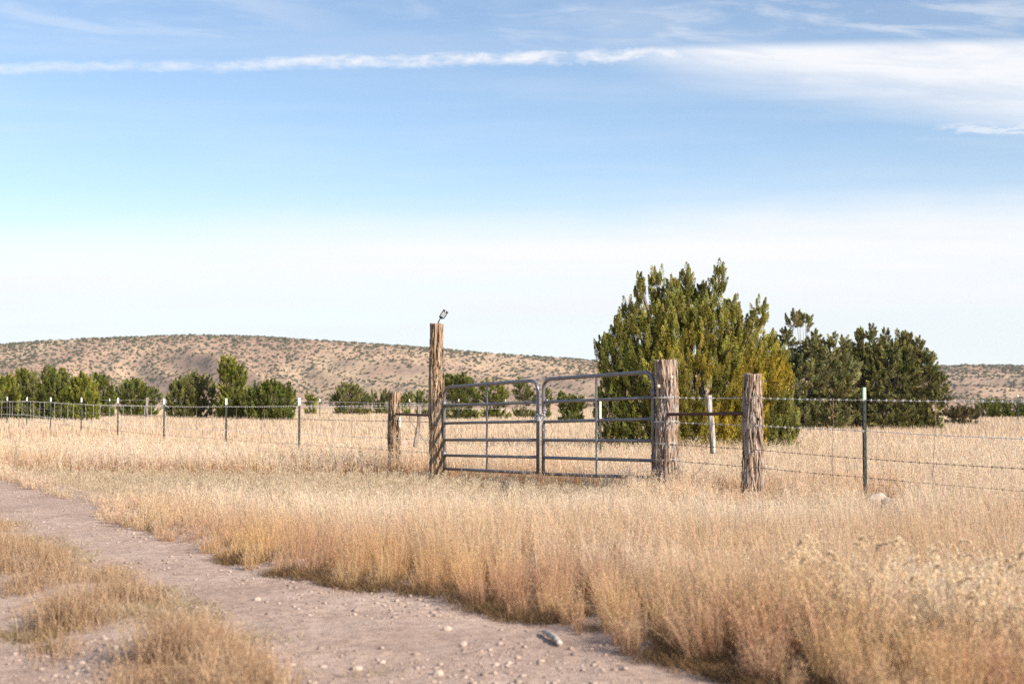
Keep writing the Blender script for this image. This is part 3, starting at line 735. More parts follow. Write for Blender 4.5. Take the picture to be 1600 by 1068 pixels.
# chain and padlock wrapped round both stiles
def chain_link(mb, c, ax, nrm, L=0.022, r=0.0045):
    pts = []
    for i in range(13):
        th = 2 * math.pi * i / 12
        pts.append(Vector(c) + ax * math.cos(th) * L + nrm * math.sin(th) * L * .55)
    mb.tube(pts, r, 5, cap=False)
cc = on_gate(844.7, 650)
gdir = (Bv - A).normalized(); gn = Vector((gdir.y, -gdir.x, 0))
if gn.y > 0: gn = -gn
root = empty('gate_chain', cc, 'silver chain with padlock tying the two gate leaves together', 'chain')
mb = MB(); k = 0
for loop in range(3):
    for i in range(16):
        th = 2 * math.pi * i / 16; rx, ry = 0.075 + .006 * loop, 0.045
        c = cc + gdir * math.cos(th) * rx + gn * math.sin(th) * ry + Vector((0, 0, 0.035 * (loop - 1) + 0.02 * math.sin(th * 2 + loop)))
        tg = (gdir * -math.sin(th) * rx + gn * math.cos(th) * ry).normalized()
        chain_link(mb, c, tg, (gn if i % 2 else Vector((0, 0, 1))).cross(tg).normalized() if i % 2 == 0 else Vector((0, 0, 1)))
for i in range(5):
    c = cc + gdir * (0.075 + 0.004 * i) + gn * 0.03 - Vector((0, 0, .03 + i * 0.033)); chain_link(mb, c, Vector((0, 0, 1)), gdir if i % 2 else gn)
for i in range(4):
    c = cc - gdir * (0.07 + 0.006 * i) + gn * 0.04 - Vector((0, 0, .01 + i * 0.03)); chain_link(mb, c, Vector((0, 0, 1)), gdir if i % 2 else gn)
mb.build('chain_links', M['galv'], root, smooth=True)
pk = cc + gn * 0.06 + gdir * 0.035 - Vector((0, 0, .04)); mb = MB(); M3 = Vector((1, 0, 0)).rotation_difference(gdir).to_matrix()
mb.box(pk, (0.05, 0.022, 0.045), M3); mb.tube([pk + gdir * -.015 + Vector((0, 0, .02)), pk + gdir * -.015 + Vector((0, 0, .045)), pk + Vector((0, 0, .058)), pk + gdir * .015 + Vector((0, 0, .045)), pk + gdir * .015 + Vector((0, 0, .02))], 0.004, 6)
mb.build('padlock', M['galv'], root, bevel=0.003)

# ------------------------------------------------------------------ solar lamp on the tall post
tp = tall.matrix_basis @ Vector((0, 0, 0)); 
lb = P(682.5, 506, 21.15); l1 = P(689, 496, 21.12); lc = P(693.5, 490.5, 21.10)
root = empty('solar_lamp', lb, 'small black solar flood lamp tilted on top of the tall post', 'lamp')
MB().tube([lb - Vector((0, 0, .03)), lb.lerp(l1, .6), l1], 0.0085, 8).build('arm', M['black'], root, smooth=True)
hx = (P(697, 484, 21.1) - P(689.0, 496, 21.1)).normalized(); hy = Vector((0.25, -0.9, 0.25)).normalized(); hz = hx.cross(hy).normalized(); hy = hz.cross(hx).normalized()
from mathutils import Matrix
MM = Matrix((hx, hz, hy)).transposed()
mb = MB(); mb.box(lc, (0.125, 0.085, 0.022), MM); mb.build('housing', M['black'], root, bevel=0.006)
mb = MB(); mb.box(lc + hy * 0.0125 - hx * 0.012, (0.078, 0.062, 0.006), MM); mb.build('lamp_panel', M['panel'], root, bevel=0.002)
mb = MB(); mb.box(lc + hy * 0.0125 + hx * 0.045, (0.016, 0.016, 0.014), MM); mb.build('motion_sensor', M['cap_white'], root, bevel=0.003)
mb = MB(); mb.tube([l1 - hz * .03, l1 + hz * .03], 0.012, 10); mb.build('bracket', M['black'], root)

# ------------------------------------------------------------------ wire fences
def tpost(parent, base, top_z, cap, yaw=0.6, w_=0.034, cap_h=0.125, label=None):
    H = top_z - base.z; Rm = Matrix.Rotation(yaw, 3, 'Z')
    mb = MB(); c = Vector((base.x, base.y, 0)); zc = base.z - .1 + (H + .1 - cap_h) / 2
    mb.box(c + Vector((0, 0, zc)), (w_, 0.006, H + .1 - cap_h), Rm)
    mb.box(c + Rm @ Vector((0, 0.0185, 0)) + Vector((0, 0, zc)), (0.006, 0.030, H + .1 - cap_h), Rm)
    for i in range(int(H / 0.09)):
        zz = base.z + 0.10 + i * 0.09
        if zz < top_z - cap_h: mb.box(c + Rm @ Vector((0, -0.006, 0)) + Vector((0, 0, zz)), (0.012, 0.007, 0.02), Rm)
    p = mb.build('steel_post', M['post_green'], parent)
    mb = MB(); zc = top_z - cap_h / 2
    mb.box(c + Vector((0, 0, zc)), (w_ + .001, 0.007, cap_h), Rm); mb.box(c + Rm @ Vector((0, 0.0188, 0)) + Vector((0, 0, zc)), (0.007, 0.031, cap_h), Rm)
    k = mb.build('painted_tip', cap, None); k.parent = p
    return p
def wire(parent, pts, r, mat, barb=0.13, bl=0.016, name='barbed_wire', seg=6):
    mb = MB(); full = []
    for a, b_ in zip(pts[:-1], pts[1:]):
        a, b_ = Vector(a), Vector(b_); L = (b_ - a).length; nseg = max(2, int(L / 0.5))
        for i in range(nseg): 
            f = i / nseg; q = a.lerp(b_, f); q.z -= 0.010 * L / 5 * 4 * f * (1 - f); full.append(q)
    full.append(Vector(pts[-1])); mb.tube(full, r, seg)
    if barb:
        acc = 0
        for a, b_ in zip(full[:-1], full[1:]):
            L = (b_ - a).length; x = barb - acc
            while x < L:
                c = a.lerp(b_, x / L); d = (b_ - a).normalized()
                n1 = d.cross(Vector((0, 0, 1))).normalized(); n2 = d.cross(n1).normalized(); ph = rng.uniform(0, 3.1)
                for q in range(2):
                    th = ph + q * 1.57; v = n1 * math.cos(th) + n2 * math.sin(th)
                    mb.tube([c - v * bl, c + v * bl], r * .7, 4, cap=False)
                mb.tube([c - d * .010, c + d * .010], r * 2.0, 5)
                x += barb
            acc = L - (x - barb)
    return mb.build(name, mat, parent)
def stay(parent, a, b_, r, mat=None, top=None):
    n = 14; pts = []
    for i in range(n + 1):
        f = i / n; p = Vector(a).lerp(Vector(b_), f); pts.append(p + Vector((0.006 * math.sin(i * 2.1), 0, 0)))
    o = MB().tube(pts, r, 5).build('wire_stay', mat or M['wire_dark'], parent)
    return o
# right fence: gate post -> brace post -> steel post -> beyond the frame
RF = [(1041, 17.06), (1174, 15.76), (1350, 14.1), (1600, 12.0), (1905, 10.1)]
rows = [[621, 621.5, 624.8, 627, 632], [659, 664, 673, 685.5, 704], [693, 701.5, 716, 732, 756], [718.6, 729, 745.5, 767, 800]]
rf = empty('wire_fence', ground_at(1350, 14.1), 'barbed wire fence running from the gate to the right edge', 'fence')
for k, rw in enumerate(rows):
    pts = [P(px, r_, Y) for (px, Y), r_ in zip(RF, rw)]
    wire(rf, pts, 0.0034 if k < 2 else 0.0026, M['wire'] if k < 2 else M['wire_dark'], 0.125, 0.016)
bs = ground_at(1350.5, 14.14); tpost(rf, bs, P(1350, 605, 14.14).z, M['cap_green'], 0.5, 0.036, 0.12)
bs = ground_at(1905, 10.14); tpost(rf, bs, 1.26, M['cap_green'], 0.5, 0.036, 0.12)
for (xt, xb, Y, yt, yb) in ((1302, 1300, 14.52, 622, 776), (1462, 1455, 13.1, 625, 800)):
    stay(rf, P(xt, yt + 30, Y), P(xb, yb, Y), 0.0030, M['wire_dark']); stay(rf, P(xt, yt, Y), P(xt - 1, yt + 31, Y), 0.0042, M['stay_red'])
# wraps of wire round the posts
def wrap(parent_post, c, r, zs, mat):
    for z in zs:
        mb = MB()
        for q in range(2):
            pts = [Vector((c.x + r * math.cos(th), c.y + r * math.sin(th), z + q * 0.012 + 0.006 * math.sin(th + q))) for th in np.linspace(0, 2 * math.pi, 25)]
            mb.tube(pts, 0.0032, 5, cap=False)
        mb.build('wire_wrap', mat, parent_post)
wrap(hp, b1, 0.148, [P(1041, r_, 17.0).z for r_ in (621, 659, 693, 718.6)], M['wire'])
# left fence
LF_Y = [21.15, 22.7] + [26.1 + 4.4 * k for k in range(9)]
LF_px = [684, 617] + [468, 354, 257, 185, 128, 80, 43, 12, -16]
WH = [(1.095, 1.085), (0.84, 0.835), (0.57, 0.565), (0.39, 0.375)]
lf = empty('wire_fence', ground_at(468, 26.1), 'barbed wire fence on white tipped steel posts receding to the left edge', 'fence')
for k in range(4):
    pts = []
    for i, (px, Y) in enumerate(zip(LF_px, LF_Y)):
        q = ground_at(px, Y); q.y -= 0.07; q.z += WH[k][0] - 0.012 * min(i, 2) if k == 0 else WH[k][1]; pts.append(q)
    wire(lf, pts, 0.0032 if k < 3 else 0.0024, M['wire'] if k in (0, 2) else M['wire_dark'], 0.15 if k < 2 else 0.2, 0.015, seg=5)
tops = [621, 622, 622.5, 621.5, 621, 620.5, 620.3, 620, 620]
for px, Y, ty in zip(LF_px[2:], LF_Y[2:], tops):
    tpost(lf, ground_at(px, Y), P(px, ty, Y).z, M['cap_white'], 0.5, 0.040, 0.135)
for i in range(1, len(LF_px) - 1):
    a, b_ = ground_at(LF_px[i], LF_Y[i]), ground_at(LF_px[i + 1], LF_Y[i + 1])
    for f in (0.22, 0.42, 0.64, 0.84):
        q = a.lerp(b_, f + rng.uniform(-.04, .04)); q.y -= .07
        stay(lf, q + Vector((0, 0, 1.08)), q + Vector((rng.uniform(-.02, .02), 0, .34)), 0.0026 if i < 3 else 0.0034, M['wire'] if i > 3 else M['wire_dark'])
# diagonal guy wire between the short post and the tall post
gw = MB(); gw.tube([P(624, 636, 22.6), P(648, 668, 22.1), P(680, 712, 21.2)], 0.0035, 5)
tag(gw.build('guy_wire', M['wire_dark'], None), 'twisted guy wire slanting down between the short and tall posts at left', 'wire')
# a second, distant fence crossing the field
ff = empty('wire_fence', ground_at(230, 92), 'distant faint wire fence crossing behind the field', 'fence')
FFp = [(-60, 92), (172, 92), (230, 92), (273, 92), (358, 93), (500, 95), (640, 97), (717, 98), (790, 100), (855, 101)]
for px, Y in FFp:
    q = ground_at(px, Y)
    if px == 230:
        o = rough_post('wooden_post', None, None, q, Vector((q.x, q.y, 1.68)), 0.11, 0.10, M['bark_dull'], 3.3, n=12, m=10)
        o.parent = ff; o.matrix_parent_inverse = ff.matrix_basis.inverted()
    else: tpost(ff, q, 1.62, M['cap_white'], 0.4, 0.05, 0.18)
for z in (1.35, 1.0):
    wire(ff, [ground_at(px, Y) + Vector((0, -.08, z - .05)) for px, Y in FFp], 0.006, M['wire'], 0, seg=4)
fr = empty('steel_fence_post', ground_at(1590, 95), 'far thin steel post with pale tip near the right edge', 'post'); tpost(fr, ground_at(1590, 95), 1.9, M['cap_white'], .4, .05, .15)
fr = empty('steel_fence_post', ground_at(937, 23.5), 'steel post with pale tip standing behind the right gate leaf', 'post'); tpost(fr, ground_at(938, 23.5), P(937, 625, 23.5).z, M['galv'], .4, .036, .30)

# ------------------------------------------------------------------ grass
def short_zone(x, y):
    """driveway in front of the gate: 1 inside"""
    poly = [(-8.2, 22.4), (-1.3, 21.7), (1.15, 17.8), (1.25, 13.7), (-1.6, 13.4), (-4.6, 15.3)]
    d = np.full(x.shape, 1e9)
    for (ax, ay), (bx_, by_) in zip(poly, poly[1:] + poly[:1]):
        ex, ey = bx_ - ax, by_ - ay; L = math.hypot(ex, ey)
        d = np.minimum(d, ((x - ax) * -ey + (y - ay) * ex) / L * -1)
    return sstep(d + 0.5 * (vn(x * 1.3, y * 1.3) - 0.5), -0.25, 0.35)
def stems(x, y, z, H, W, lean, cb, ct, heads, hl, out=None):
    """all stems of one grass object: tapering ribbons with little seed leaflets"""
    n = len(x); yaw = rng.uniform(0, 2 * np.pi, n); la = rng.uniform(0, 2 * np.pi, n)
    # facing mostly the light/side mix; a ribbon shows well from any yaw
    s = np.stack([np.cos(yaw), np.sin(yaw), np.zeros(n)], 1)
    ld = np.stack([np.cos(la), np.sin(la), np.zeros(n)], 1) * (lean * H)[:, None] + np.array([-0.05, 0.02, 0]) * H[:, None]
    if out is not None: ld[:, :2] += out * (H * 0.55)[:, None]
    base = np.stack([x, y, z - 0.01], 1)
    def pt(f): return base + np.array([0, 0, 1.0]) * (H * f)[:, None] + ld * (f ** 2) [:, None] if hasattr(f, '__len__') else base + np.array([0, 0, 1.0]) * (H * f)[:, None] + ld * f ** 2
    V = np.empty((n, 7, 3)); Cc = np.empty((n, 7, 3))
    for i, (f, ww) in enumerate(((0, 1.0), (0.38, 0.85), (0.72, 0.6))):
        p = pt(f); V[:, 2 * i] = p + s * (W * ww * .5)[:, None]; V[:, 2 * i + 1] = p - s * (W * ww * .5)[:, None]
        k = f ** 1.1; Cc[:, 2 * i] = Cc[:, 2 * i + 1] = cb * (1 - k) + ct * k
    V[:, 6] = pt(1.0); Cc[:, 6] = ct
    i0 = np.arange(n)[:, None] * 7
    T = np.concatenate([i0 + np.array(q) for q in ((0, 1, 3), (0, 3, 2), (2, 3, 5), (2, 5, 4), (4, 5, 6))])
    VV = [V.reshape(-1, 3)]; TT = [T]; CC = [Cc.reshape(-1, 3)]; nb = n * 7
    if heads:
        idx = np.repeat(np.arange(n), heads); m_ = len(idx); f = rng.uniform(0.50, 1.0, m_)
        p = base[idx] + np.array([0, 0, 1.0]) * (H[idx] * f)[:, None] + ld[idx] * (f ** 2)[:, None]
        a = rng.uniform(0, 2 * np.pi, m_); up = rng.uniform(0.3, 3.0, m_)
        d = np.stack([np.cos(a), np.sin(a), up], 1); d /= np.linalg.norm(d, axis=1, keepdims=True)
        L = hl * rng.uniform(0.4, 1.2, m_) * (W[idx] / 0.004) ** 0.5; r = rand_unit(m_); sd_ = np.cross(d, r); sd_ /= np.linalg.norm(sd_, axis=1, keepdims=True) + 1e-9
        off = (d * np.array([1, 1, .2])) * (L * 1.6 * (1.15 - f))[:, None]
        V2 = np.stack([p + off, p + off + d * (L * .5)[:, None] + sd_ * (W[idx] * 0.42)[:, None], p + off + d * L[:, None], p + off + d * (L * .5)[:, None] - sd_ * (W[idx] * .42)[:, None]], 1)
        c2 = ct[idx] * rng.uniform(0.72, 1.22, (m_, 1)); j0 = nb + np.arange(m_)[:, None] * 4
        VV.append(V2.reshape(-1, 3)); CC.append(np.repeat(c2, 4, 0)); TT.append(np.concatenate([j0 + np.array((0, 1, 2)), j0 + np.array((0, 2, 3))]))
    return np.concatenate(VV), np.concatenate(TT), np.concatenate(CC)
def scatter(n, y0, y1, margin=0.20):
    """points with density falling as 1/distance^2 over the wedge the picture shows (and a bit to each side)"""
    y = y0 * (y1 / y0) ** rng.random(n); u = rng.uniform(-0.36 - margin, 0.36 + margin, n)
    return u * y + rng.uniform(-1, 1, n) * 0.3, y
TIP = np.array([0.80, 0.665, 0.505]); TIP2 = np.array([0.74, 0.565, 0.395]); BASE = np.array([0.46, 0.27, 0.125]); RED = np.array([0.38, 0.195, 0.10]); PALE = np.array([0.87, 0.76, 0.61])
GOLD = np.array([0.74, 0.47, 0.225]); RUST = np.array([0.60, 0.36, 0.225]); DUN = np.array([0.65, 0.475, 0.30])
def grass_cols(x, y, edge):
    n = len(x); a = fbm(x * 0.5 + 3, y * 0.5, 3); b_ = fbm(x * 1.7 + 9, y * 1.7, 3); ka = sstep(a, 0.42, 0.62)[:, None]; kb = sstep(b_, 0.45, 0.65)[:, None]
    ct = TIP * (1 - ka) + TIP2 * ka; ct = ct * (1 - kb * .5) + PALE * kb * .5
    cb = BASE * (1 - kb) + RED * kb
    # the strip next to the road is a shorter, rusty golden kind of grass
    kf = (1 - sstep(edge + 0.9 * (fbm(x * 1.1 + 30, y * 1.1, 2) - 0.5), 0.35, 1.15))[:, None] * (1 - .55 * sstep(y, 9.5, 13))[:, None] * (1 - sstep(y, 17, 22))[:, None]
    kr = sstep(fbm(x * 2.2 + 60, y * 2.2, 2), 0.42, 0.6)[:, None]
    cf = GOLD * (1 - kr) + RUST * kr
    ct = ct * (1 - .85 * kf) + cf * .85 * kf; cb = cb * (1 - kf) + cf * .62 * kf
    # duller brown drift through the near right of the field
    kd = (sstep(fbm(x * 0.9 + 80, y * 0.9 + 3, 3), 0.42, 0.60) * (1 - sstep(y, 8.5, 11)))[:, None] * .7
    ct = ct * (1 - kd) + DUN * kd
    var = rng.uniform(0.74, 1.26, (n, 1)); hue = 1 + rng.normal(0, 0.055, (n, 3))
    return cb * var * hue, ct * var * hue, kf[:, 0]
def clumpify(x, y, k, amt):
    """draw the stems into bunches; returns new x, y and the direction away from the bunch centre"""
    ix, iy = np.round(x * k).astype(int), np.round(y * k).astype(int)
    cx = (ix + (_tab[ix & 255, iy & 255] - .5) * 1.1) / k; cy = (iy + (_tab[(ix + 77) & 255, (iy + 31) & 255] - .5) * 1.1) / k
    dx_, dy_ = (x - cx) * k, (y - cy) * k
    return x + (cx - x) * amt, y + (cy - y) * amt, dx_, dy_, _tab[(ix + 13) & 255, (iy + 191) & 255]
def field(name, label, n, y0, y1, heads, hl, wk):
    x, y = scatter(n, y0, y1); x, y, ox, oy, ch = clumpify(x, y, 4.2, 0.45)
    r = xr(y); edge = x - r - 0.05
    # grass only right of the road's edge (and left of the whole road far away)
    leftside = x < (np.interp(y, _ry, _rx) - 4.7)
    keep = (edge > -0.12 - 0.14 * sstep(y, 8.5, 11)) | leftside
    # ragged edge
    keep &= (edge > 0.42 * vn(x * 1.9, y * 1.9) + 0.16 * vn(x * 6, y * 6) - 0.36 - 0.16 * sstep(y, 8.5, 11)) | leftside
    sz = short_zone(x, y); keep &= (rng.random(len(x)) > sz * 0.45)
    x, y, edge, sz, leftside, ox, oy, ch = (q[keep] for q in (x, y, edge, sz, leftside, ox, oy, ch))
    n = len(x); z = G(x, y)
    tall = rng.random(n) < 0.42
    H = np.where(tall, 0.38 * rng.uniform(0.72, 1.22, n), 0.27 * rng.uniform(0.45, 1.15, n)) * (0.62 + 0.44 * fbm(x * 0.9, y * 0.9, 3) + 0.34 * ch)
    ramp_ = sstep(np.where(leftside, 1, edge), -0.15, 0.35) * 0.5 + 0.5; H = H * (1 - .5 * sstep(y, 26, 40)) + .31 * .5 * sstep(y, 26, 40); H *= ramp_
    H *= 1 - 0.24 * sstep(y, 9.5, 13.0) * (1 - sstep(y, 16, 19)) * (1 - sstep(x, 2, 3.5))
    H = H * (1 - sz) + sz * rng.uniform(0.04, 0.15, n)
    H *= 1 - 0.68 * sstep(np.abs(x / np.maximum(y, 1) - 0.2600), 0.015, 0.009) * sstep(y, 10.8, 12) * (1 - sstep(y, 14.4, 14.9))
    H *= 1 - 0.12 * (1 - sstep(y, 5.0, 7.5)) * sstep(x, 1.0, 1.8)
    H *= 1 - 0.42 * sstep(np.abs(x / np.maximum(y, 1) - 0.168), 0.030, 0.018) * sstep(y, 11.5, 13) * (1 - sstep(y, 15.9, 16.4))
    W = np.maximum(wk * y, 0.0026) * rng.uniform(0.7, 1.4, n)
    lean = np.abs(rng.normal(0.12, 0.10, n)); bent = rng.random(n) < 0.10; lean[bent] += rng.uniform(.25, .8, bent.sum())
    cb, ct, kf = grass_cols(x, y, np.where(leftside, 9, edge))
    sh = (~tall)[:, None]; ct = np.where(sh, ct * .90 + cb * .06, ct * 1.06); W = W * np.where(tall, .85, 1.15) * (1 - .25 * kf)
    H *= 1 - 0.14 * kf; W = W * (1 + .7 * (1 - sstep(y, 5, 8.5)) * tall)
    gcol = np.array([0.50, 0.42, 0.30]); s3 = sz[:, None] * .8
    cb = cb * (1 - s3) + gcol * .7 * s3; ct = ct * (1 - s3) + gcol * 1.15 * s3
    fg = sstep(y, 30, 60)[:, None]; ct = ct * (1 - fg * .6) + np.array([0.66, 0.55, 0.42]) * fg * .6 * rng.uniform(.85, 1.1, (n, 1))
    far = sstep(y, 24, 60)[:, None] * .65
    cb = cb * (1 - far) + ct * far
    V, T, Cc = stems(x, y, z, H, W, lean, cb, ct, heads, hl, out=np.stack([ox, oy], 1) * (0.55 if y1 < 50 else 0.2))
    me = npmesh(name, V, T, Cc); o = link_mesh(name, me, M['grass']); tag(o, label, 'grass', kind='stuff')
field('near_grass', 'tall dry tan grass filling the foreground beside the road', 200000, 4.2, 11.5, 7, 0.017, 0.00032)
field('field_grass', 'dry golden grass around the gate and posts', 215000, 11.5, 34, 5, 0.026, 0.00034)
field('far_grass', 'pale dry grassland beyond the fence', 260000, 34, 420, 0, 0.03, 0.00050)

# thin leafy green undergrowth at the foot of the grass along the road
def tufts(name, label, x, y, z, per, H, col1, col2, spread=0.05, W=0.004, lean=0.5, heads=0):
    n = len(x); idx = np.repeat(np.arange(n), per); m_ = len(idx)
    X = x[idx] + rng.normal(0, spread, m_); Y = y[idx] + rng.normal(0, spread, m_); Zz = z[idx]
    k = rng.random((m_, 1)); ct = np.array(col1) * k + np.array(col2) * (1 - k); ct = ct * rng.uniform(.75, 1.2, (m_, 1)); cb = ct * 0.75
    V, T, Cc = stems(X, Y, Zz, (H if hasattr(H, '__len__') else np.full(n, H))[idx] * rng.uniform(.5, 1.2, m_), np.full(m_, W) * rng.uniform(.7, 1.4, m_), np.abs(rng.normal(lean, .25, m_)), cb, ct, heads, 0.02)
    me = npmesh(name, V, T, Cc); o = link_mesh(name, me, M['grass']); tag(o, label, 'grass', kind='stuff'); return o
yy = 4.3 * (14 / 4.3) ** rng.random(7000); xx = xr(yy) - 0.08 + np.abs(rng.normal(0, 0.22, 7000)); ed = xx - xr(yy) - 0.05
kk = (ed > 0.42 * vn(xx * 1.9, yy * 1.9) + 0.16 * vn(xx * 6, yy * 6) - 0.42) & (fbm(xx * 2.3 + 7, yy * 2.3, 2) > 0.44) & (rng.random(7000) > sstep(yy, 9, 13) * .85); xx, yy = xx[kk], yy[kk] 
tufts('verge_grass', 'low grey green grass tufts fringing the road edge', xx, yy, road_z(xx, yy) , 8, 0.055, (0.17, 0.115, 0.06), (0.43, 0.285, 0.16), 0.035, 0.003, 1.0)
# median strip between the wheel tracks
n = 5200; yy = 4.2 * (15 / 4.2) ** rng.random(n); f = rng.random(n); xx = xm(yy) + (xl(yy) - xm(yy)) * (0.02 + 1.02 * f)
dm = fbm(xx * 3.1 + 40, yy * 2.3, 3); keep = (dm > 0.485 + 0.09 * sstep(f, 0.6, 1.0) + 0.03 * (1 - sstep(f, 0, .25))) & (rng.random(n) < .55)
xx, yy, dm, f = xx[keep], yy[keep], dm[keep], f[keep]
Hm = 0.045 + 0.19 * sstep(dm, 0.52, 0.70) * (1 - 0.6 * sstep(f, .5, 1)) * (1 - .75 * sstep(yy, 8.8, 10.5))
tufts('median_grass', 'sparse rusty dry grass on the strip between the wheel tracks', xx, yy, road_z(xx, yy), 18, Hm, (0.44, 0.275, 0.16), (0.68, 0.51, 0.35), 0.06, 0.0028, 0.38, 3)
n = 900; yy = 4.5 * (16 / 4.5) ** rng.random(n); xx = xl(yy) + rng.normal(-0.05, 0.16, n); dm = fbm(xx * 3 + 4, yy * 2.0, 3); keep = dm > 0.50; xx, yy = xx[keep], yy[keep]
tufts('weedy_edge', 'low pale green weeds along the inner edge of the track', xx, yy, road_z(xx, yy), 16, 0.045, (0.40, 0.34, 0.20), (0.58, 0.48, 0.32), 0.06, 0.005, 1.0)
n = 260; yy = rng.uniform(4.6, 7.2, n); xx = rng.uniform(-3.2, -1.2, n); keep = fbm(xx * 3 + 14, yy * 3, 3) > .56; xx, yy = xx[keep], yy[keep]
tufts('left_track_grass', 'small dark tufts scattered in the left wheel track', xx, yy, road_z(xx, yy), 24, 0.06, (0.22, 0.18, 0.08), (0.40, 0.28, 0.14), 0.05, 0.004, 0.7)

# foxtail heads in the near right corner
n = 230; yy = rng.uniform(4.9, 6.7, n); uu = rng.uniform(0.19, 0.42, n); xx = uu * yy; kk = xx > xr(yy) + 0.45; xx, yy, uu = xx[kk], yy[kk], uu[kk]; n = len(xx)
VV, TT, CC = [], [], []; nb = 0
for i in range(n):
    B = Vector((xx[i], yy[i], 0)); h = random.uniform(0.24, 0.43); a = random.uniform(0, 6.28); dirv = Vector((math.cos(a), math.sin(a), 0)); Lh = random.uniform(.05, .085)
    pts = []
    for k in range(12):
        f = k / 11; th = f * random.uniform(1.6, 2.4)
        pts.append(B + Vector((0, 0, h)) + dirv * (Lh * (1 - math.cos(th)) * .55) + Vector((0, 0, Lh * .6 * math.sin(th))))
    st = MB().tube([B - dirv * .06, B + Vector((0, 0, h * .5)) - dirv * .02, B + Vector((0, 0, h))], [.0016, .0013, .001], 4)
    V = np.array([v[:] for v in st.v]); F = []
    for q in st.f:
        if len(q) == 4: F += [(q[0], q[1], q[2]), (q[0], q[2], q[3])]
    VV.append(V); TT.append(np.array(F) + nb); CC.append(np.tile([0.62, 0.42, 0.22], (len(V), 1))); nb += len(V)
    m_ = 190; k = rng.integers(0, 11, m_); fr_ = rng.random((m_, 1)); PA = np.array([p[:] for p in pts]); c = PA[k] * (1 - fr_) + PA[k + 1] * fr_
    d = rand_unit(m_) * .8 + (PA[k + 1] - PA[k]) / Lh * 4; d /= np.linalg.norm(d, axis=1, keepdims=True)
    V, T, cl_ = leaves(c, d, np.full(m_, .014) * rng.uniform(.6, 1.2, m_), np.full(m_, .0042), np.tile([0.88, 0.74, 0.54], (m_, 1)) * rng.uniform(.85, 1.1, (m_, 1)))
    VV.append(V); TT.append(np.concatenate([T[:, [0, 1, 2]], T[:, [0, 2, 3]]]) + nb); CC.append(cl_); nb += len(V)
me = npmesh('foxtail_grass', np.concatenate(VV), np.concatenate(TT), np.concatenate(CC))
tag(link_mesh('foxtail_grass', me, M['grass']), 'pale curled foxtail heads in the near right corner', 'grass', kind='stuff')

# ------------------------------------------------------------------ gravel, rocks, stick, weeds
def stone_field(n):
    y = 4.3 * (19 / 4.3) ** rng.random(n); tcol = rng.random(n); r, l = xr(y), xm(y); x = (l - 0.7) + (r + 0.1 - l + .7) * tcol
    dn = fbm(x * 2.0 + 50, y * 1.4 + 8, 3); bottom = np.exp(-((x + 0.7) / 0.9) ** 2) * (1 - sstep(y, 5.2, 7.5)) * .25
    k = rng.random(n) < np.clip((dn - 0.38) * 3 + bottom * 2, 0.06, 1); return x[k], y[k]
x, y = stone_field(42000); n = len(x)
S = np.minimum(0.0022 + 0.0026 * rng.pareto(2.3, n), 0.014); ztop = road_z(x, y)
A_ = rng.uniform(0, 6.28, n)
V = IV1[None] * (1 + 0.35 * (rng.random((n, len(IV1), 1)) - .5)) * (S[:, None, None]) * np.stack([rng.uniform(.9, 1.6, n), rng.uniform(.8, 1.2, n), rng.uniform(.45, .75, n)], 1)[:, None, :]
ca, sa = np.cos(A_)[:, None], np.sin(A_)[:, None]; X_ = V[..., 0] * ca - V[..., 1] * sa; Y_ = V[..., 0] * sa + V[..., 1] * ca
V = np.stack([X_ + x[:, None], Y_ + y[:, None], V[..., 2] + (ztop + S * .25)[:, None]], -1)
T = (IF1[None] + (np.arange(n) * len(IV1))[:, None, None]).reshape(-1, 3)
cs = np.array([0.47, 0.36, 0.30]) * (1 - rng.random((n, 1)) * .5) + rng.random((n, 1)) ** 5 * 0.12
me = npmesh('gravel', V.reshape(-1, 3), T, np.repeat(cs, len(IV1), 0)); tag(link_mesh('gravel', me, M['stone']), 'pale gravel scattered over the dirt road', 'gravel', kind='stuff')
def on_road(px, py):
    Y = EYE * FP / (py - 636.0); X = (px - 800) / FP * Y; return Vector((X, Y, float(road_z(np.array(X), np.array(Y)))))
IV3, IF3 = ico(3)
def rock(label, px, py, wpx, hpx, seed, loc=None, name='rock'):
    p = loc or on_road(px, py); s = wpx * mpp(p.y) / 2; h = hpx * mpp(p.y)
    V = np.array([(Vector(v) * (1 + .35 * mn.noise(Vector(v) * 1.3 + Vector((seed, 0, 0))) + .1 * mn.noise(Vector(v) * 4 + Vector((seed, 0, 0)))))[:] for v in IV3])
    V = np.sign(V) * np.abs(V) ** 0.85 * np.array([s, s * .8, h * .6]) + np.array([0, 0, h * .25])
    me = npmesh(name, V, IF3); me.materials.append(M['rock']); o = bpy.data.objects.new(name, me); o.location = p; C.objects.link(o)
    return tag(o, label, 'rock')
rock('round pale stone, left one of a touching pair at the edge of the median grass', 343, 1001, 12, 9, 1)
rock('round pale stone, right one of a touching pair at the edge of the median grass', 355, 998, 10, 9, 2)
rock('flat pale stone in the track in front of the tall grass', 405, 941, 12, 6, 3)
rock('small flat white stone among gravel near the bottom of the road', 724, 1013, 12, 8, 4)
rock('pale stone lying at the bottom edge left of centre', 686, 1060, 16, 9, 5)
rock('low pale stone half buried in the gravel by the bottom left grass', 85, 984, 14, 8, 6)
rock('flat light stone beside a larger one under the median grass', 104, 976, 14, 6, 7)
rock('small white stone between dead grass tufts at bottom left', 185, 1032, 9, 8, 8)
rock('broad pinkish stone in the gravel patch at the foot of the road', 560, 1050, 18, 8, 9)
rock('reddish clod lying in the middle of the track', 700, 988, 14, 8, 10)
q = ground_at(1368, 14.3); q.z += 0.01; rock('sunlit pale boulder poking out of the grass below the steel post', 0, 0, 36, 32, 11, q, 'boulder')
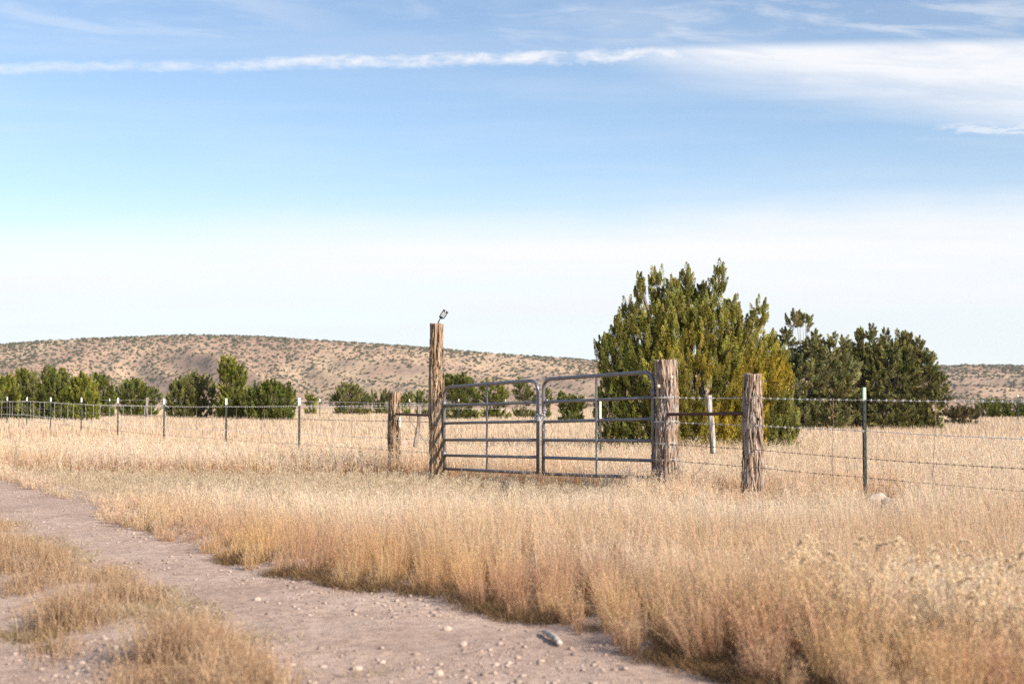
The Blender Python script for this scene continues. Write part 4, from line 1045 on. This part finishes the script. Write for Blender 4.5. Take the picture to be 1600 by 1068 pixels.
q = ground_at(1388, 14.2); q.z += 0.01; rock('smaller tilted boulder just right of the pale one in the grass', 0, 0, 28, 26, 12, q, 'boulder')
# weathered stick on the road
a, b_ = on_road(848, 997), on_road(874, 1016); a.z += .012; b_.z += .018; mid = a.lerp(b_, .55) + Vector((0.01, -0.015, .004))
o = MB().tube([a, a.lerp(mid, .5) + Vector((0, 0, .002)), mid, b_], [.008, .013, .015, .012], 12).build('stick', M['stick'], None, smooth=True)
tag(o, 'short weathered stick lying on the dirt near the grass edge', 'stick')
# dead weeds
def weed(label, px, Y, h, n, mat, spread=0.35, name='dead_weed', seed=1, leafy=0):
    random.seed(seed); B = ground_at(px, Y); mb = MB(); B0 = B - Vector((0, 0, .03))
    for i in range(n):
        a = random.uniform(0, 6.28); s_ = random.uniform(.1, spread); tp_ = B + Vector((math.cos(a) * s_ * h, math.sin(a) * s_ * h, h * random.uniform(.6, 1)))
        mid = B0.lerp(tp_, .5) + Vector((0, 0, .04)); mb.tube([B0, mid, tp_], [.005, .004, .0015], 5)
        for q in range(3):
            s0 = mid.lerp(tp_, random.uniform(0, .8)); e = s0 + Vector((random.uniform(-.3, .3), random.uniform(-.3, .3), random.uniform(.1, .4))) * h * .4
            mb.tube([s0, e], [.003, .001], 4)
    o = mb.build(name, mat, None); return tag(o, label, 'weed')
weed('tall dark forked weed standing in the field right of the steel post', 1393, 21, 0.62, 3, M['trunk'], .15, seed=2)
weed('bare twiggy branch leaning at the foot of the thick gate post', 1066, 16.9, 0.52, 5, M['trunk'], .75, seed=4)
weed('small brown dead weed in the grass before the left gate leaf', 795, 13.8, 0.42, 9, M['trunk'], .45, seed=6)
weed('grey dead branches beside the far bushes at right', 1535, 78, 1.6, 7, M['bark_dull'], .9, name='dead_branches', seed=9)
weed('thin dark sprigs standing before the right gate leaf', 991, 16.6, 0.50, 2, M['trunk'], .2, seed=12)

# ------------------------------------------------------------------ haze
mb = MB(); mb.box((0, 1400, 92), (7000, 3400, 200)); hz_ = mb.build('haze', None)
m = bpy.data.materials.new('air'); m.use_nodes = True; t = m.node_tree; t.nodes.clear()
o = t.nodes.new('ShaderNodeOutputMaterial'); v = t.nodes.new('ShaderNodeVolumePrincipled'); t.links.new(v.outputs[0], o.inputs['Volume'])
v.inputs['Density'].default_value = 0.00008; v.inputs['Color'].default_value = (0.86, 0.90, 1.0, 1); v.inputs['Anisotropy'].default_value = 0.2
hz_.data.materials.append(m); tag(hz_, 'thin pale haze over the plain', kind='stuff')
